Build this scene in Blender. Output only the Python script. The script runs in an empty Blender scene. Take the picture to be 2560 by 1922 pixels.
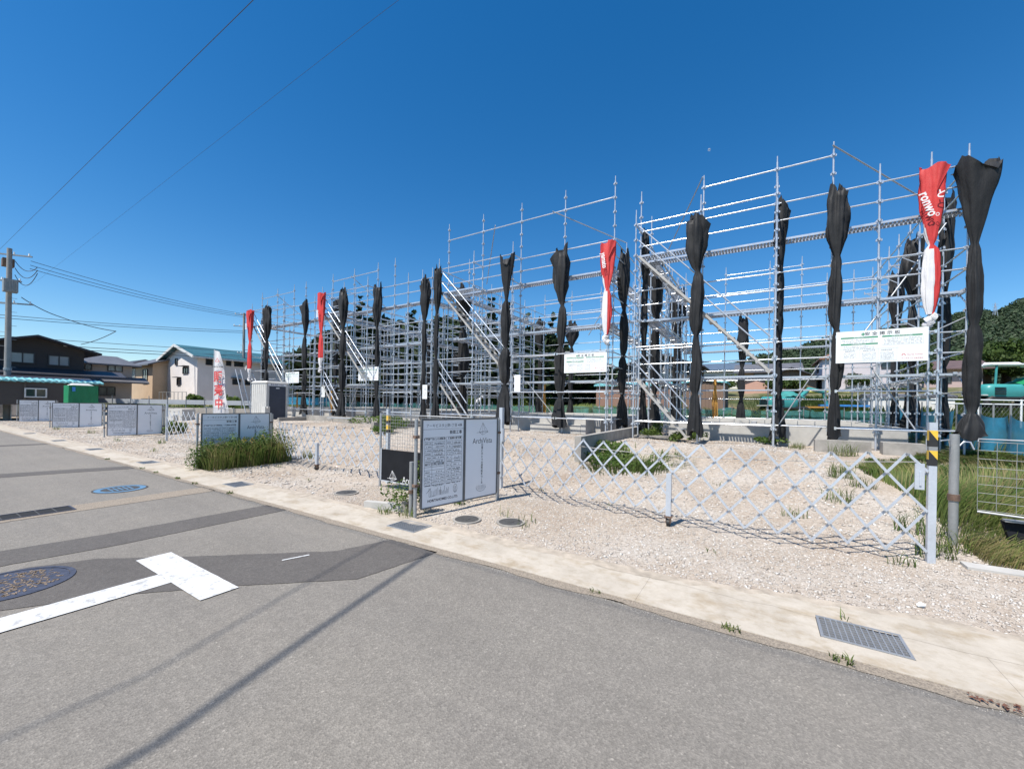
import bpy, bmesh, math, random
import numpy as np
from mathutils import Vector, Matrix, noise
R = math.radians
sc = bpy.context.scene
COL = sc.collection

# ---------------------------------------------------------------- camera
A = R(31.8)
cam = bpy.data.objects.new('camera', bpy.data.cameras.new('camera'))
COL.objects.link(cam)
cam.data.sensor_width = 36
cam.data.lens = 36 * 1000 / 2560
cam.data.shift_y = 0.0199
cam.data.clip_start = 0.05
cam.data.clip_end = 6000
cam.location = (0, 0, 1.5)
cam.matrix_world = Matrix.Translation((0, 0, 1.5)) @ Matrix.Rotation(A, 4, 'Z') @ Matrix.Rotation(R(90), 4, 'X') @ Matrix.Rotation(0.017, 4, 'Z')
sc.camera = cam

# ---------------------------------------------------------------- light
SUN = Vector((-0.15, -0.55, 1.0)).normalized()
world = bpy.data.worlds.new('World'); sc.world = world
world.use_nodes = True
wn = world.node_tree
wn.nodes.clear()
sky = wn.nodes.new('ShaderNodeTexSky'); sky.sky_type = 'NISHITA'; sky.sun_disc = False
sky.sun_elevation = math.asin(SUN.z); sky.sun_rotation = math.atan2(SUN.x, SUN.y)
sky.altitude = 60; sky.air_density = 1.0; sky.dust_density = 0.15; sky.ozone_density = 3.0
hs = wn.nodes.new('ShaderNodeHueSaturation'); hs.inputs['Saturation'].default_value = 1.37
bg = wn.nodes.new('ShaderNodeBackground'); bg.inputs[1].default_value = 0.108
wo = wn.nodes.new('ShaderNodeOutputWorld')
wn.links.new(sky.outputs[0], hs.inputs['Color']); wn.links.new(hs.outputs[0], bg.inputs[0]); wn.links.new(bg.outputs[0], wo.inputs[0])
sl = bpy.data.lights.new('sun', 'SUN'); sl.energy = 4.9; sl.angle = R(0.55); sl.color = (1.0, 0.95, 0.875)
so = bpy.data.objects.new('sun', sl); COL.objects.link(so)
so.rotation_euler = SUN.to_track_quat('Z', 'Y').to_euler()
sc.view_settings.view_transform = 'Standard'; sc.view_settings.look = 'None'
sc.view_settings.exposure = 0.5; sc.view_settings.gamma = 1.0
sc.view_settings.use_curve_mapping = False
sc.cycles.max_bounces = 5; sc.cycles.transparent_max_bounces = 12

# ---------------------------------------------------------------- materials
def newmat(name):
    m = bpy.data.materials.new(name); m.use_nodes = True
    nt = m.node_tree; b = nt.nodes['Principled BSDF']
    return m, nt, b
def ramp(nt, fac, stops):
    r = nt.nodes.new('ShaderNodeValToRGB')
    while len(r.color_ramp.elements) < len(stops): r.color_ramp.elements.new(0.5)
    for e, (p, c) in zip(r.color_ramp.elements, stops):
        e.position = p; e.color = (*c, 1)
    nt.links.new(fac, r.inputs[0]); return r.outputs[0]
def tex(nt, kind, scale, detail=3, rough=0.6, vec=None, **kw):
    n = nt.nodes.new('ShaderNodeTex' + kind)
    n.inputs['Scale'].default_value = scale
    if kind == 'Noise':
        n.inputs['Detail'].default_value = detail; n.inputs['Roughness'].default_value = rough
    if vec is None:
        tc = nt.nodes.new('ShaderNodeTexCoord'); vec = tc.outputs['Object']
    nt.links.new(vec, n.inputs['Vector'])
    return n
def mix(nt, fac, a, b, mode='MIX'):
    m = nt.nodes.new('ShaderNodeMix'); m.data_type = 'RGBA'; m.blend_type = mode
    for s, v in ((0, fac), (6, a), (7, b)):
        if isinstance(v, (int, float)): m.inputs[s].default_value = v
        elif isinstance(v, tuple): m.inputs[s].default_value = (*v, 1)
        else: nt.links.new(v, m.inputs[s])
    return m.outputs[2]
def bump(nt, b, h, strength=0.4, dist=0.01):
    n = nt.nodes.new('ShaderNodeBump'); n.inputs['Strength'].default_value = strength; n.inputs['Distance'].default_value = dist
    nt.links.new(h, n.inputs['Height']); nt.links.new(n.outputs[0], b.inputs['Normal'])
def worldvec(nt, scale=(1, 1, 1)):
    g = nt.nodes.new('ShaderNodeNewGeometry')
    m = nt.nodes.new('ShaderNodeMapping'); m.inputs['Scale'].default_value = scale
    nt.links.new(g.outputs['Position'], m.inputs['Vector']); return m.outputs[0]
def simple(name, col, rough=0.6, metal=0.0, var=0.15, scale=6, bmp=0.0, bscale=40, spec=0.5):
    m, nt, b = newmat(name)
    v = worldvec(nt)
    n = tex(nt, 'Noise', scale, 4, 0.65, v)
    d = tuple(c * (1 - var) for c in col); l = tuple(min(1, c * (1 + var)) for c in col)
    nt.links.new(ramp(nt, n.outputs[0], [(0.3, d), (0.7, l)]), b.inputs['Base Color'])
    b.inputs['Roughness'].default_value = rough; b.inputs['Metallic'].default_value = metal
    b.inputs['Specular IOR Level'].default_value = spec
    if bmp:
        n2 = tex(nt, 'Noise', bscale, 3, 0.6, v); bump(nt, b, n2.outputs[0], bmp, 0.01)
    return m

M = {}
# asphalt: fine aggregate speckle, wear and tar stains
def asphalt(name, base, warm):
    m, nt, b = newmat(name); v = worldvec(nt)
    vor = tex(nt, 'Voronoi', 105, vec=v); big = tex(nt, 'Noise', 0.55, 4, 0.6, v); fine = tex(nt, 'Noise', 260, 2, 0.7, v)
    mid = tex(nt, 'Noise', 9, 5, 0.7, v)
    c1 = ramp(nt, vor.outputs['Color'], [(0.1, tuple(x * 0.55 for x in base)), (0.55, base), (0.9, tuple(x * 1.3 for x in warm)), (1.0, tuple(min(1, x * 2.3) for x in warm))])
    c2 = mix(nt, 0.55, c1, ramp(nt, fine.outputs[0], [(0.3, tuple(x * 0.72 for x in base)), (0.7, tuple(x * 1.25 for x in warm))]))
    c3 = mix(nt, 1.0, c2, ramp(nt, big.outputs[0], [(0.25, (0.9, 0.895, 0.89)), (0.5, (1, 1, 1)), (0.75, (1.07, 1.06, 1.04))]), 'MULTIPLY')
    tr_ = tex(nt, 'Noise', 0.9, 5, 0.7, worldvec(nt, (0.12, 1.6, 1)))
    c3 = mix(nt, 1.0, c3, ramp(nt, tr_.outputs[0], [(0.35, (0.93, 0.93, 0.93)), (0.6, (1.04, 1.04, 1.03))]), 'MULTIPLY')
    c4 = mix(nt, 1.0, c3, ramp(nt, mid.outputs[0], [(0.3, (0.92, 0.92, 0.92)), (0.7, (1.06, 1.06, 1.06))]), 'MULTIPLY')
    nt.links.new(c4, b.inputs['Base Color']); b.inputs['Roughness'].default_value = 0.85
    b.inputs['Specular IOR Level'].default_value = 0.35
    bump(nt, b, vor.outputs['Distance'], 0.55, 0.004)
    return m
M['asphalt'] = asphalt('asphalt', (0.188, 0.172, 0.151), (0.225, 0.205, 0.178))
M['patch'] = asphalt('asphalt_patch', (0.102, 0.092, 0.085), (0.12, 0.11, 0.1))
M['concrete'] = simple('gutter_concrete', (0.46, 0.405, 0.335), 0.9, var=0.16, scale=2.2, bmp=0.3, bscale=60)
def gutter_mat():
    m, nt, b = newmat('gutter_concrete'); v = worldvec(nt)
    n = tex(nt, 'Noise', 1.6, 6, 0.7, v); n2 = tex(nt, 'Noise', 9, 6, 0.75, v); n3 = tex(nt, 'Noise', 2.6, 5, 0.7, worldvec(nt, (0.9, 1.3, 1)))
    c = ramp(nt, n.outputs[0], [(0.3, (0.37, 0.325, 0.265)), (0.55, (0.46, 0.41, 0.34)), (0.75, (0.5, 0.455, 0.395))])
    c = mix(nt, 1.0, c, ramp(nt, n2.outputs[0], [(0.3, (0.86, 0.84, 0.8)), (0.55, (1.02, 1.02, 1.02))]), 'MULTIPLY')
    c = mix(nt, 1.0, c, ramp(nt, n3.outputs[0], [(0.34, (0.8, 0.74, 0.65)), (0.5, (1, 1, 1))]), 'MULTIPLY')
    nt.links.new(c, b.inputs['Base Color']); b.inputs['Roughness'].default_value = 0.92
    f = tex(nt, 'Noise', 70, 4, 0.7, v); bump(nt, b, f.outputs[0], 0.35, 0.008); return m
M['concrete'] = gutter_mat()
M['found'] = simple('foundation_concrete', (0.44, 0.425, 0.395), 0.9, var=0.12, scale=3, bmp=0.2, bscale=40)
M['wallcon'] = simple('weathered_concrete', (0.3, 0.28, 0.25), 0.92, var=0.25, scale=3, bmp=0.3, bscale=30)
M['aggregate'] = simple('exposed_aggregate', (0.27, 0.225, 0.175), 0.95, var=0.45, scale=90, bmp=0.8, bscale=140)
def paint():
    m, nt, b = newmat('road_paint'); v = worldvec(nt)
    n = tex(nt, 'Noise', 14, 6, 0.75, v); n2 = tex(nt, 'Noise', 3, 3, 0.6, v)
    w = mix(nt, ramp(nt, n2.outputs[0], [(0.35, (0, 0, 0)), (0.75, (1, 1, 1))]), (0.66, 0.66, 0.65), (0.5, 0.5, 0.49))
    c = mix(nt, ramp(nt, n.outputs[0], [(0.52, (0, 0, 0)), (0.63, (0.62, 0.62, 0.62))]), w, (0.2, 0.19, 0.18))
    nt.links.new(c, b.inputs['Base Color']); b.inputs['Roughness'].default_value = 0.7
    f = tex(nt, 'Noise', 200, 2, 0.6, v); bump(nt, b, f.outputs[0], 0.4, 0.003)
    return m
M['paint'] = paint()
def gravelmat():
    m, nt, b = newmat('gravel'); v = worldvec(nt)
    v1 = tex(nt, 'Voronoi', 34, vec=v); v2 = tex(nt, 'Voronoi', 75, vec=v); big = tex(nt, 'Noise', 0.5, 5, 0.62, v)
    c = ramp(nt, v1.outputs['Color'], [(0.05, (0.31, 0.275, 0.235)), (0.5, (0.42, 0.38, 0.33)), (0.95, (0.56, 0.53, 0.485))])
    c2 = ramp(nt, v2.outputs['Color'], [(0.1, (0.32, 0.275, 0.23)), (0.6, (0.44, 0.395, 0.345)), (1, (0.58, 0.56, 0.52))])
    c = mix(nt, 0.5, c, c2)
    dirt = ramp(nt, big.outputs[0], [(0.33, (1.05, 1.05, 1.05)), (0.5, (0.93, 0.87, 0.81)), (0.68, (0.74, 0.65, 0.57))])
    c = mix(nt, 1.0, c, dirt, 'MULTIPLY')
    nt.links.new(c, b.inputs['Base Color']); b.inputs['Roughness'].default_value = 0.95
    b.inputs['Specular IOR Level'].default_value = 0.2
    mn = nt.nodes.new('ShaderNodeMath'); mn.operation = 'ADD'
    nt.links.new(v1.outputs['Distance'], mn.inputs[0]); nt.links.new(v2.outputs['Distance'], mn.inputs[1])
    bump(nt, b, mn.outputs[0], 0.5, -0.012)
    return m
M['gravel'] = gravelmat()
def stonemat():
    m, nt, b = newmat('crushed_stone')
    g = nt.nodes.new('ShaderNodeNewGeometry')
    c = ramp(nt, g.outputs['Random Per Island'], [(0, (0.34, 0.29, 0.24)), (0.35, (0.45, 0.4, 0.345)), (0.85, (0.54, 0.5, 0.45)), (1, (0.66, 0.64, 0.6))])
    nt.links.new(c, b.inputs['Base Color']); b.inputs['Roughness'].default_value = 0.9; return m
M['stone'] = stonemat()
def fieldmat():
    m, nt, b = newmat('rough_grass_ground'); v = worldvec(nt)
    n = tex(nt, 'Noise', 0.35, 6, 0.65, v); f = tex(nt, 'Noise', 12, 5, 0.8, v)
    c = ramp(nt, n.outputs[0], [(0.35, (0.05, 0.075, 0.02)), (0.5, (0.11, 0.12, 0.045)), (0.62, (0.27, 0.21, 0.13)), (0.8, (0.33, 0.27, 0.19))])
    c = mix(nt, 1.0, c, ramp(nt, f.outputs[0], [(0.3, (0.6, 0.6, 0.6)), (0.7, (1.3, 1.3, 1.3))]), 'MULTIPLY')
    nt.links.new(c, b.inputs['Base Color']); b.inputs['Roughness'].default_value = 1
    bump(nt, b, f.outputs[0], 0.8, 0.08); return m
M['field'] = fieldmat()
def leafmat(name, dark, lite, trans=0.35):
    m, nt, b = newmat(name)
    g = nt.nodes.new('ShaderNodeNewGeometry')
    v = worldvec(nt); n = tex(nt, 'Noise', 1.1, 3, 0.6, v)
    c = mix(nt, ramp(nt, n.outputs[0], [(0.35, (0, 0, 0)), (0.65, (1, 1, 1))]), dark, lite)
    c = mix(nt, 1.0, c, ramp(nt, g.outputs['Random Per Island'], [(0, (0.65, 0.65, 0.65)), (1, (1.35, 1.35, 1.25))]), 'MULTIPLY')
    nt.links.new(c, b.inputs['Base Color']); b.inputs['Roughness'].default_value = 0.6
    b.inputs['Specular IOR Level'].default_value = 0.25
    t = nt.nodes.new('ShaderNodeBsdfTranslucent'); nt.links.new(c, t.inputs[0])
    ms = nt.nodes.new('ShaderNodeMixShader'); ms.inputs[0].default_value = trans
    out = nt.nodes['Material Output']
    nt.links.new(b.outputs[0], ms.inputs[1]); nt.links.new(t.outputs[0], ms.inputs[2]); nt.links.new(ms.outputs[0], out.inputs[0])
    return m
M['pine'] = leafmat('pine_needles', (0.015, 0.028, 0.011), (0.034, 0.056, 0.018), 0.1)
M['broad'] = leafmat('broad_leaves', (0.035, 0.065, 0.016), (0.085, 0.125, 0.03), 0.25)
M['hillhaze'] = leafmat('hazed_hillside_leaves', (0.022, 0.042, 0.022), (0.055, 0.08, 0.038), 0.1)  # distance haze put into the leaf colour: bluer, darker greens
M['grass'] = leafmat('grass_blades', (0.075, 0.125, 0.03), (0.17, 0.205, 0.06), 0.4)
M['drygrass'] = leafmat('dry_grass', (0.19, 0.16, 0.07), (0.33, 0.28, 0.14), 0.4)
M['weed'] = leafmat('weed_leaves', (0.065, 0.125, 0.025), (0.15, 0.205, 0.055), 0.4)
M['bark'] = simple('bark', (0.07, 0.05, 0.035), 0.95, var=0.4, scale=8, bmp=0.6, bscale=20)
def galv(name, col, metal=0.75, rough=0.42):
    m, nt, b = newmat(name); v = worldvec(nt)
    n = tex(nt, 'Noise', 3.5, 5, 0.7, v); f = tex(nt, 'Voronoi', 60, vec=v)
    c = ramp(nt, n.outputs[0], [(0.3, tuple(x * 0.78 for x in col)), (0.7, col)])
    c = mix(nt, 0.25, c, ramp(nt, f.outputs['Color'], [(0, tuple(x * 0.75 for x in col)), (1, tuple(min(1, x * 1.1) for x in col))]))
    nt.links.new(c, b.inputs['Base Color']); b.inputs['Metallic'].default_value = metal
    r = nt.nodes.new('ShaderNodeMapRange'); r.inputs[3].default_value = rough - 0.1; r.inputs[4].default_value = rough + 0.12
    nt.links.new(n.outputs[0], r.inputs[0]); nt.links.new(r.outputs[0], b.inputs['Roughness'])
    return m
M['galv'] = galv('galvanised_steel', (0.58, 0.62, 0.68), 0.45, 0.34)
M['galvrail'] = galv('galvanised_rail', (0.74, 0.755, 0.77), 0.6, 0.24)
M['galvd'] = galv('weathered_steel', (0.44, 0.45, 0.46), 0.6, 0.5)
M['alu'] = galv('brushed_aluminium', (0.56, 0.6, 0.655), 0.25, 0.38)
M['rust'] = simple('rusty_pipe', (0.2, 0.13, 0.095), 0.75, 0.3, 0.35, 8)
M['stringer'] = simple('tan_stringer', (0.4, 0.385, 0.36), 0.6, 0.1, 0.15, 5)
M['greypost'] = galv('dull_zinc_pipe', (0.36, 0.365, 0.36), 0.45, 0.55)
def meshcloth():
    m, nt, b = newmat('black_mesh_sheet'); v = worldvec(nt)
    n = tex(nt, 'Noise', 2.2, 5, 0.65, v); sp = tex(nt, 'Noise', 30, 4, 0.8, v)
    c = ramp(nt, n.outputs[0], [(0.3, (0.010, 0.0105, 0.012)), (0.75, (0.026, 0.026, 0.027))])
    c = mix(nt, ramp(nt, sp.outputs[0], [(0.72, (0, 0, 0)), (0.8, (0.6, 0.6, 0.6))]), c, (0.12, 0.12, 0.12))
    nt.links.new(c, b.inputs['Base Color']); b.inputs['Roughness'].default_value = 0.6; b.inputs['Specular IOR Level'].default_value = 0.3
    b.inputs['Sheen Weight'].default_value = 0.04
    w = tex(nt, 'Noise', 18, 3, 0.6, worldvec(nt, (1, 1, 0.25))); bump(nt, b, w.outputs[0], 0.5, 0.02)
    return m
M['mesh'] = meshcloth()
def bannermat(name, col):
    m, nt, b = newmat(name); v = worldvec(nt, (1, 1, 0.3))
    n = tex(nt, 'Noise', 6, 4, 0.6, v)
    nt.links.new(ramp(nt, n.outputs[0], [(0.3, tuple(c * 0.86 for c in col)), (0.7, col)]), b.inputs['Base Color'])
    b.inputs['Roughness'].default_value = 0.55; bump(nt, b, n.outputs[0], 0.5, 0.03); return m
M['red'] = bannermat('red_vinyl', (0.62, 0.045, 0.04)); M['white'] = bannermat('white_vinyl', (0.74, 0.72, 0.72))
M['board'] = simple('white_board', (0.78, 0.8, 0.79), 0.5, var=0.03, scale=2)
M['signface'] = simple('sign_face', (0.82, 0.83, 0.85), 0.42, var=0.05, scale=1.2)
M['ink'] = simple('black_print', (0.03, 0.03, 0.035), 0.6, var=0.1)
M['inkgrey'] = simple('grey_print', (0.23, 0.24, 0.26), 0.6, var=0.2, scale=30)
M['green'] = simple('green_print', (0.03, 0.25, 0.12), 0.6, var=0.1)
M['redink'] = simple('red_print', (0.62, 0.07, 0.07), 0.6, var=0.1)
M['navy'] = simple('navy_print', (0.03, 0.05, 0.14), 0.6, var=0.1)
M['whiteink'] = simple('white_print', (0.75, 0.75, 0.75), 0.6, var=0.05)
M['darkboard'] = simple('black_board', (0.012, 0.013, 0.016), 0.75, var=0.2, spec=0.2)
M['frame'] = simple('sign_frame_grey', (0.12, 0.125, 0.13), 0.5, 0.2, 0.15)
M['yellow'] = simple('yellow_tape', (0.75, 0.47, 0.05), 0.5, var=0.1)
M['black'] = simple('black_rubber', (0.02, 0.02, 0.02), 0.6, var=0.2)
M['rope'] = simple('orange_rope', (0.5, 0.26, 0.06), 0.9, var=0.3, scale=20)
M['plastic'] = simple('toilet_plastic', (0.56, 0.55, 0.52), 0.55, var=0.07, scale=2)
M['door'] = simple('toilet_door_navy', (0.045, 0.055, 0.08), 0.6, var=0.15, scale=2)
M['tarp'] = simple('green_tarpaulin', (0.008, 0.2, 0.075), 0.5, var=0.15, scale=1.5, bmp=0.6, bscale=4)
M['cover'] = simple('manhole_iron', (0.075, 0.073, 0.07), 0.7, 0.3, 0.3, 20, bmp=0.5, bscale=60)
M['coverblue'] = simple('manhole_blue_paint', (0.10, 0.20, 0.31), 0.6, 0, 0.2, 20)
M['covertan'] = simple('manhole_tan_paint', (0.2, 0.15, 0.105), 0.8, 0, 0.25, 20)
M['covernavy'] = simple('manhole_navy_paint', (0.05, 0.055, 0.08), 0.6, 0, 0.3, 20)
M['dark'] = simple('void_shade_black', (0.012, 0.012, 0.012), 0.9)
M['glass'] = simple('window_glass', (0.035, 0.045, 0.055), 0.08, 0.0, 0.3, 1.0, spec=0.8)
M['curtain'] = simple('curtained_glass', (0.27, 0.3, 0.31), 0.15, 0, 0.1, 1.0, spec=0.8)
M['sash'] = simple('dark_sash', (0.05, 0.045, 0.045), 0.5)
M['sashw'] = simple('white_sash', (0.6, 0.6, 0.58), 0.5)
M['pole'] = simple('pole_concrete', (0.27, 0.265, 0.255), 0.85, var=0.12, scale=2)
M['wire'] = simple('wire_black', (0.05, 0.055, 0.065), 0.6)
M['greypanel'] = simple('grey_sheet', (0.36, 0.38, 0.4), 0.6, var=0.1, scale=1)
M['wood'] = simple('old_wood', (0.1, 0.085, 0.07), 0.9, var=0.3, scale=4)
M['yellowboat'] = simple('yellow_sheet', (0.65, 0.6, 0.15), 0.6)
M['bluesheet'] = simple('blue_sheet', (0.05, 0.25, 0.62), 0.6)
M['skin'] = simple('skin', (0.42, 0.25, 0.17), 0.6)
M['carwhite'] = simple('car_paint_white', (0.7, 0.7, 0.7), 0.25)
M['carblack'] = simple('car_paint_black', (0.03, 0.03, 0.035), 0.25)

def wallmat(name, col, lap=0.0, vert=False, var=0.06):
    m, nt, b = newmat(name); v = worldvec(nt)
    n = tex(nt, 'Noise', 0.9, 4, 0.6, v)
    c = ramp(nt, n.outputs[0], [(0.3, tuple(x * (1 - var) for x in col)), (0.7, tuple(x * (1 + var) for x in col))])
    b.inputs['Roughness'].default_value = 0.85
    if lap:
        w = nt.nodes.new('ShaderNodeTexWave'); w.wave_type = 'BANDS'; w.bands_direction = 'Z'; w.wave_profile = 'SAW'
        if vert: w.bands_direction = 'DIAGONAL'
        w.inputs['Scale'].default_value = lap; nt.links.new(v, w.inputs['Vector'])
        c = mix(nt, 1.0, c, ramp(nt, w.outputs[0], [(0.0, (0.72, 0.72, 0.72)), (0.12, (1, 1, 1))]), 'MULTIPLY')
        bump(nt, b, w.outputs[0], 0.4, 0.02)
    nt.links.new(c, b.inputs['Base Color']); return m
def roofmat(name, col, scale=3.2):
    m, nt, b = newmat(name); v = worldvec(nt)
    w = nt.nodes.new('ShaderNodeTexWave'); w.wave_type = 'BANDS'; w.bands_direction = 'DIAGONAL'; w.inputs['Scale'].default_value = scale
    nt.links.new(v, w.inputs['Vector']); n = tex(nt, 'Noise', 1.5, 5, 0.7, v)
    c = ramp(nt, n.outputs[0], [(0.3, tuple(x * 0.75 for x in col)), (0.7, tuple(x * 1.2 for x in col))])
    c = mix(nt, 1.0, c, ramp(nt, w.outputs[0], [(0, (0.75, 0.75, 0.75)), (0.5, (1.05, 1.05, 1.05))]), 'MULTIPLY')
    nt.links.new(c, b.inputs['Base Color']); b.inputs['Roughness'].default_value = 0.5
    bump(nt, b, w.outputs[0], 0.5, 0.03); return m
def netmat(name, col, alpha, scale=22):
    m, nt, b = newmat(name); v = worldvec(nt)
    n = tex(nt, 'Noise', 1.4, 4, 0.7, v)
    nt.links.new(ramp(nt, n.outputs[0], [(0.3, tuple(x * 0.7 for x in col)), (0.7, tuple(min(1, x * 1.2) for x in col))]), b.inputs['Base Color'])
    b.inputs['Roughness'].default_value = 0.8
    r = nt.nodes.new('ShaderNodeMapRange'); r.inputs[1].default_value = 0.3; r.inputs[2].default_value = 0.7
    r.inputs[3].default_value = alpha - 0.12; r.inputs[4].default_value = min(1, alpha + 0.12)
    nt.links.new(n.outputs[0], r.inputs[0]); nt.links.new(r.outputs[0], b.inputs['Alpha']); return m
M['bluenet'] = netmat('blue_net', (0.03, 0.24, 0.4), 0.86)
M['tealnet'] = netmat('teal_net', (0.06, 0.26, 0.27), 0.5)

# ---------------------------------------------------------------- mesh helpers
class MB:
    def __init__(s): s.v = []; s.f = []; s.m = []; s.sm = []
    def add(s, vs, fs, mi=0, smooth=False):
        o = len(s.v); s.v += [tuple(v) for v in vs]; s.f += [tuple(i + o for i in f) for f in fs]
        s.m += [mi] * len(fs); s.sm += [smooth] * len(fs); return s
    def box(s, x0, x1, y0, y1, z0, z1, mi=0, mat=None):
        vs = [(x, y, z) for z in (z0, z1) for y in (y0, y1) for x in (x0, x1)]
        if mat is not None: vs = [mat @ Vector(v) for v in vs]
        return s.add(vs, [(0, 2, 3, 1), (4, 5, 7, 6), (0, 1, 5, 4), (2, 6, 7, 3), (0, 4, 6, 2), (1, 3, 7, 5)], mi)
    def bar(s, a, b, w, h, mi=0, up=(0, 0, 1)):
        a = Vector(a); b = Vector(b); d = (b - a).normalized(); u = Vector(up)
        if abs(d.dot(u)) > 0.99: u = Vector((0, 1, 0))
        r = d.cross(u).normalized() * w / 2; t = r.cross(d).normalized() * h / 2
        vs = [p + sx * r + sy * t for p in (a, b) for sy in (-1, 1) for sx in (-1, 1)]
        return s.add(vs, [(0, 2, 3, 1), (4, 5, 7, 6), (0, 1, 5, 4), (2, 6, 7, 3), (0, 4, 6, 2), (1, 3, 7, 5)], mi)
    def tube(s, a, b, r, n=8, mi=0, r2=None, caps=True):
        return s.path([a, b], r, n, mi, [r, r if r2 is None else r2], caps)
    def path(s, pts, r, n=6, mi=0, rs=None, caps=True):
        pts = [Vector(p) for p in pts]; o = []; vs = []
        prev = None
        for i, p in enumerate(pts):
            d = (pts[min(i + 1, len(pts) - 1)] - pts[max(i - 1, 0)]).normalized()
            if prev is None:
                u = Vector((0, 0, 1)) if abs(d.z) < 0.9 else Vector((1, 0, 0))
            else: u = prev
            x = d.cross(u).normalized(); y = x.cross(d).normalized(); prev = y
            rr = rs[i] if rs else r
            vs += [p + (x * math.cos(k * 2 * math.pi / n) + y * math.sin(k * 2 * math.pi / n)) * rr for k in range(n)]
        fs = []
        for i in range(len(pts) - 1):
            for k in range(n):
                a_ = i * n + k; b_ = i * n + (k + 1) % n
                fs.append((a_, b_, b_ + n, a_ + n))
        s.add(vs, fs, mi, True)
        if caps:
            s.add(vs[:n], [tuple(range(n))], mi); s.add(vs[-n:], [tuple(reversed(range(n)))], mi)
        return s
    def quad(s, a, b, c, d, mi=0): return s.add([a, b, c, d], [(0, 1, 2, 3)], mi)
    def mesh(s, name, mats):
        me = bpy.data.meshes.new(name); me.from_pydata(s.v, [], s.f)
        for m in (mats if isinstance(mats, (list, tuple)) else [mats]): me.materials.append(M[m] if isinstance(m, str) else m)
        me.polygons.foreach_set('material_index', s.m); me.polygons.foreach_set('use_smooth', s.sm)
        me.update(); return me
def link(name, me, parent=None, loc=(0, 0, 0), rz=0.0, rot=None, label=None):
    o = bpy.data.objects.new(name, me); COL.objects.link(o)
    o.location = loc; o.rotation_euler = rot if rot else (0, 0, rz)
    if parent: o.parent = parent
    if label: o['label'] = label
    return o
def tag(o, label, cat, group=None):
    o['label'] = label; o['category'] = cat
    if group: o['group'] = group
    return o
def thing(name, label, cat, loc=(0, 0, 0), rz=0.0, group=None):
    o = bpy.data.objects.new(name, None); COL.objects.link(o); o.location = loc; o.rotation_euler = (0, 0, rz)
    o.empty_display_size = 0.2
    return tag(o, label, cat, group)
def kind(o, k): o['kind'] = k; return o
def npmesh(name, V, F, mat, smooth=False):
    """V (n,3), F (m,k) numpy arrays"""
    me = bpy.data.meshes.new(name); k = F.shape[1]
    me.vertices.add(len(V)); me.vertices.foreach_set('co', V.astype(np.float32).ravel())
    me.loops.add(F.size); me.loops.foreach_set('vertex_index', F.astype(np.int32).ravel())
    me.polygons.add(len(F)); me.polygons.foreach_set('loop_start', np.arange(0, F.size, k, dtype=np.int32))
    me.polygons.foreach_set('loop_total', np.full(len(F), k, dtype=np.int32))
    if smooth: me.polygons.foreach_set('use_smooth', np.ones(len(F), dtype=bool))
    me.materials.append(M[mat] if isinstance(mat, str) else mat); me.update(calc_edges=True); me.validate(); return me
_txt = {}
def text_mesh(body, size, mat, align='CENTER', sx=1.0, bold=0.0):
    key = (body, size, mat, align, sx, bold)
    if key in _txt: return _txt[key]
    cu = bpy.data.curves.new('lettering', 'FONT'); cu.body = body; cu.size = size
    cu.align_x = align; cu.align_y = 'CENTER'; cu.resolution_u = 2; cu.offset = bold
    ob = bpy.data.objects.new('lettering', cu); COL.objects.link(ob)
    me = bpy.data.meshes.new_from_object(ob.evaluated_get(bpy.context.evaluated_depsgraph_get()))
    bpy.data.objects.remove(ob); me.name = 'lettering'
    if sx != 1.0: me.transform(Matrix.Diagonal((sx, 1, 1, 1)))
    me.materials.clear(); me.materials.append(M[mat]); _txt[key] = me
    return me
rng = np.random.default_rng(7)
random.seed(5)
def sstep(a, b, x):
    t = np.clip((x - a) / (b - a), 0, 1); return t * t * (3 - 2 * t)

# ---------------------------------------------------------------- terrain
def H(x, y):
    x = np.asarray(x, float); y = np.asarray(y, float)
    z = 0.5 * sstep(5.6, 11.4, y)
    left = sstep(-19, -30, x)
    z = z + 0.62 * sstep(24.0, 27.5, y)
    z = z + 0.085 * np.maximum(y - 30, 0) * sstep(-30, -6, x) * (y < 75) + (y >= 75) * 0.085 * 45 * sstep(-30, -6, x)
    # heaps of spoil
    for cx, cy, h, rx, ry in ((-5.6, 8.0, 0.42, 1.1, 1.0), (-13.5, 9.3, 0.22, 1.6, 1.2), (-1.2, 10.6, 0.12, 2.2, 0.9), (-7.5, 11.3, 0.12, 1.6, 0.8)):
        z = z + h * np.exp(-((x - cx) / rx) ** 2 - ((y - cy) / ry) ** 2)
    # hollow in front of lot one beside the retaining wall
    z = z - 0.22 * np.exp(-((x + 2.5) / 1.0) ** 2 - ((y - 9.3) / 1.0) ** 2)
    z = z + (0.022 * np.sin(x * 2.1 + y * 0.7) + 0.02 * np.sin(x * 0.8 - y * 1.9 + 1) * np.sin(x * 1.7 + y * 1.1)) * sstep(4.2, 6, y) + 0.012 * np.sin(y * 3.3 - x * 1.3) * sstep(4.2, 6, y)
    return z * (y > 3.6)
def grid(name, xs, ys, mat, skip=None, zoff=0.0):
    X, Y = np.meshgrid(xs, ys); Z = H(X, Y) + zoff
    V = np.stack([X.ravel(), Y.ravel(), Z.ravel()], 1); nx = len(xs)
    F = []
    for j in range(len(ys) - 1):
        for i in range(nx - 1):
            cx = (xs[i] + xs[i + 1]) / 2; cy = (ys[j] + ys[j + 1]) / 2
            if skip and skip(cx, cy): continue
            a = j * nx + i; F.append((a, a + 1, a + nx + 1, a + nx))
    return npmesh(name, V, np.array(F), mat, True)
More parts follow.
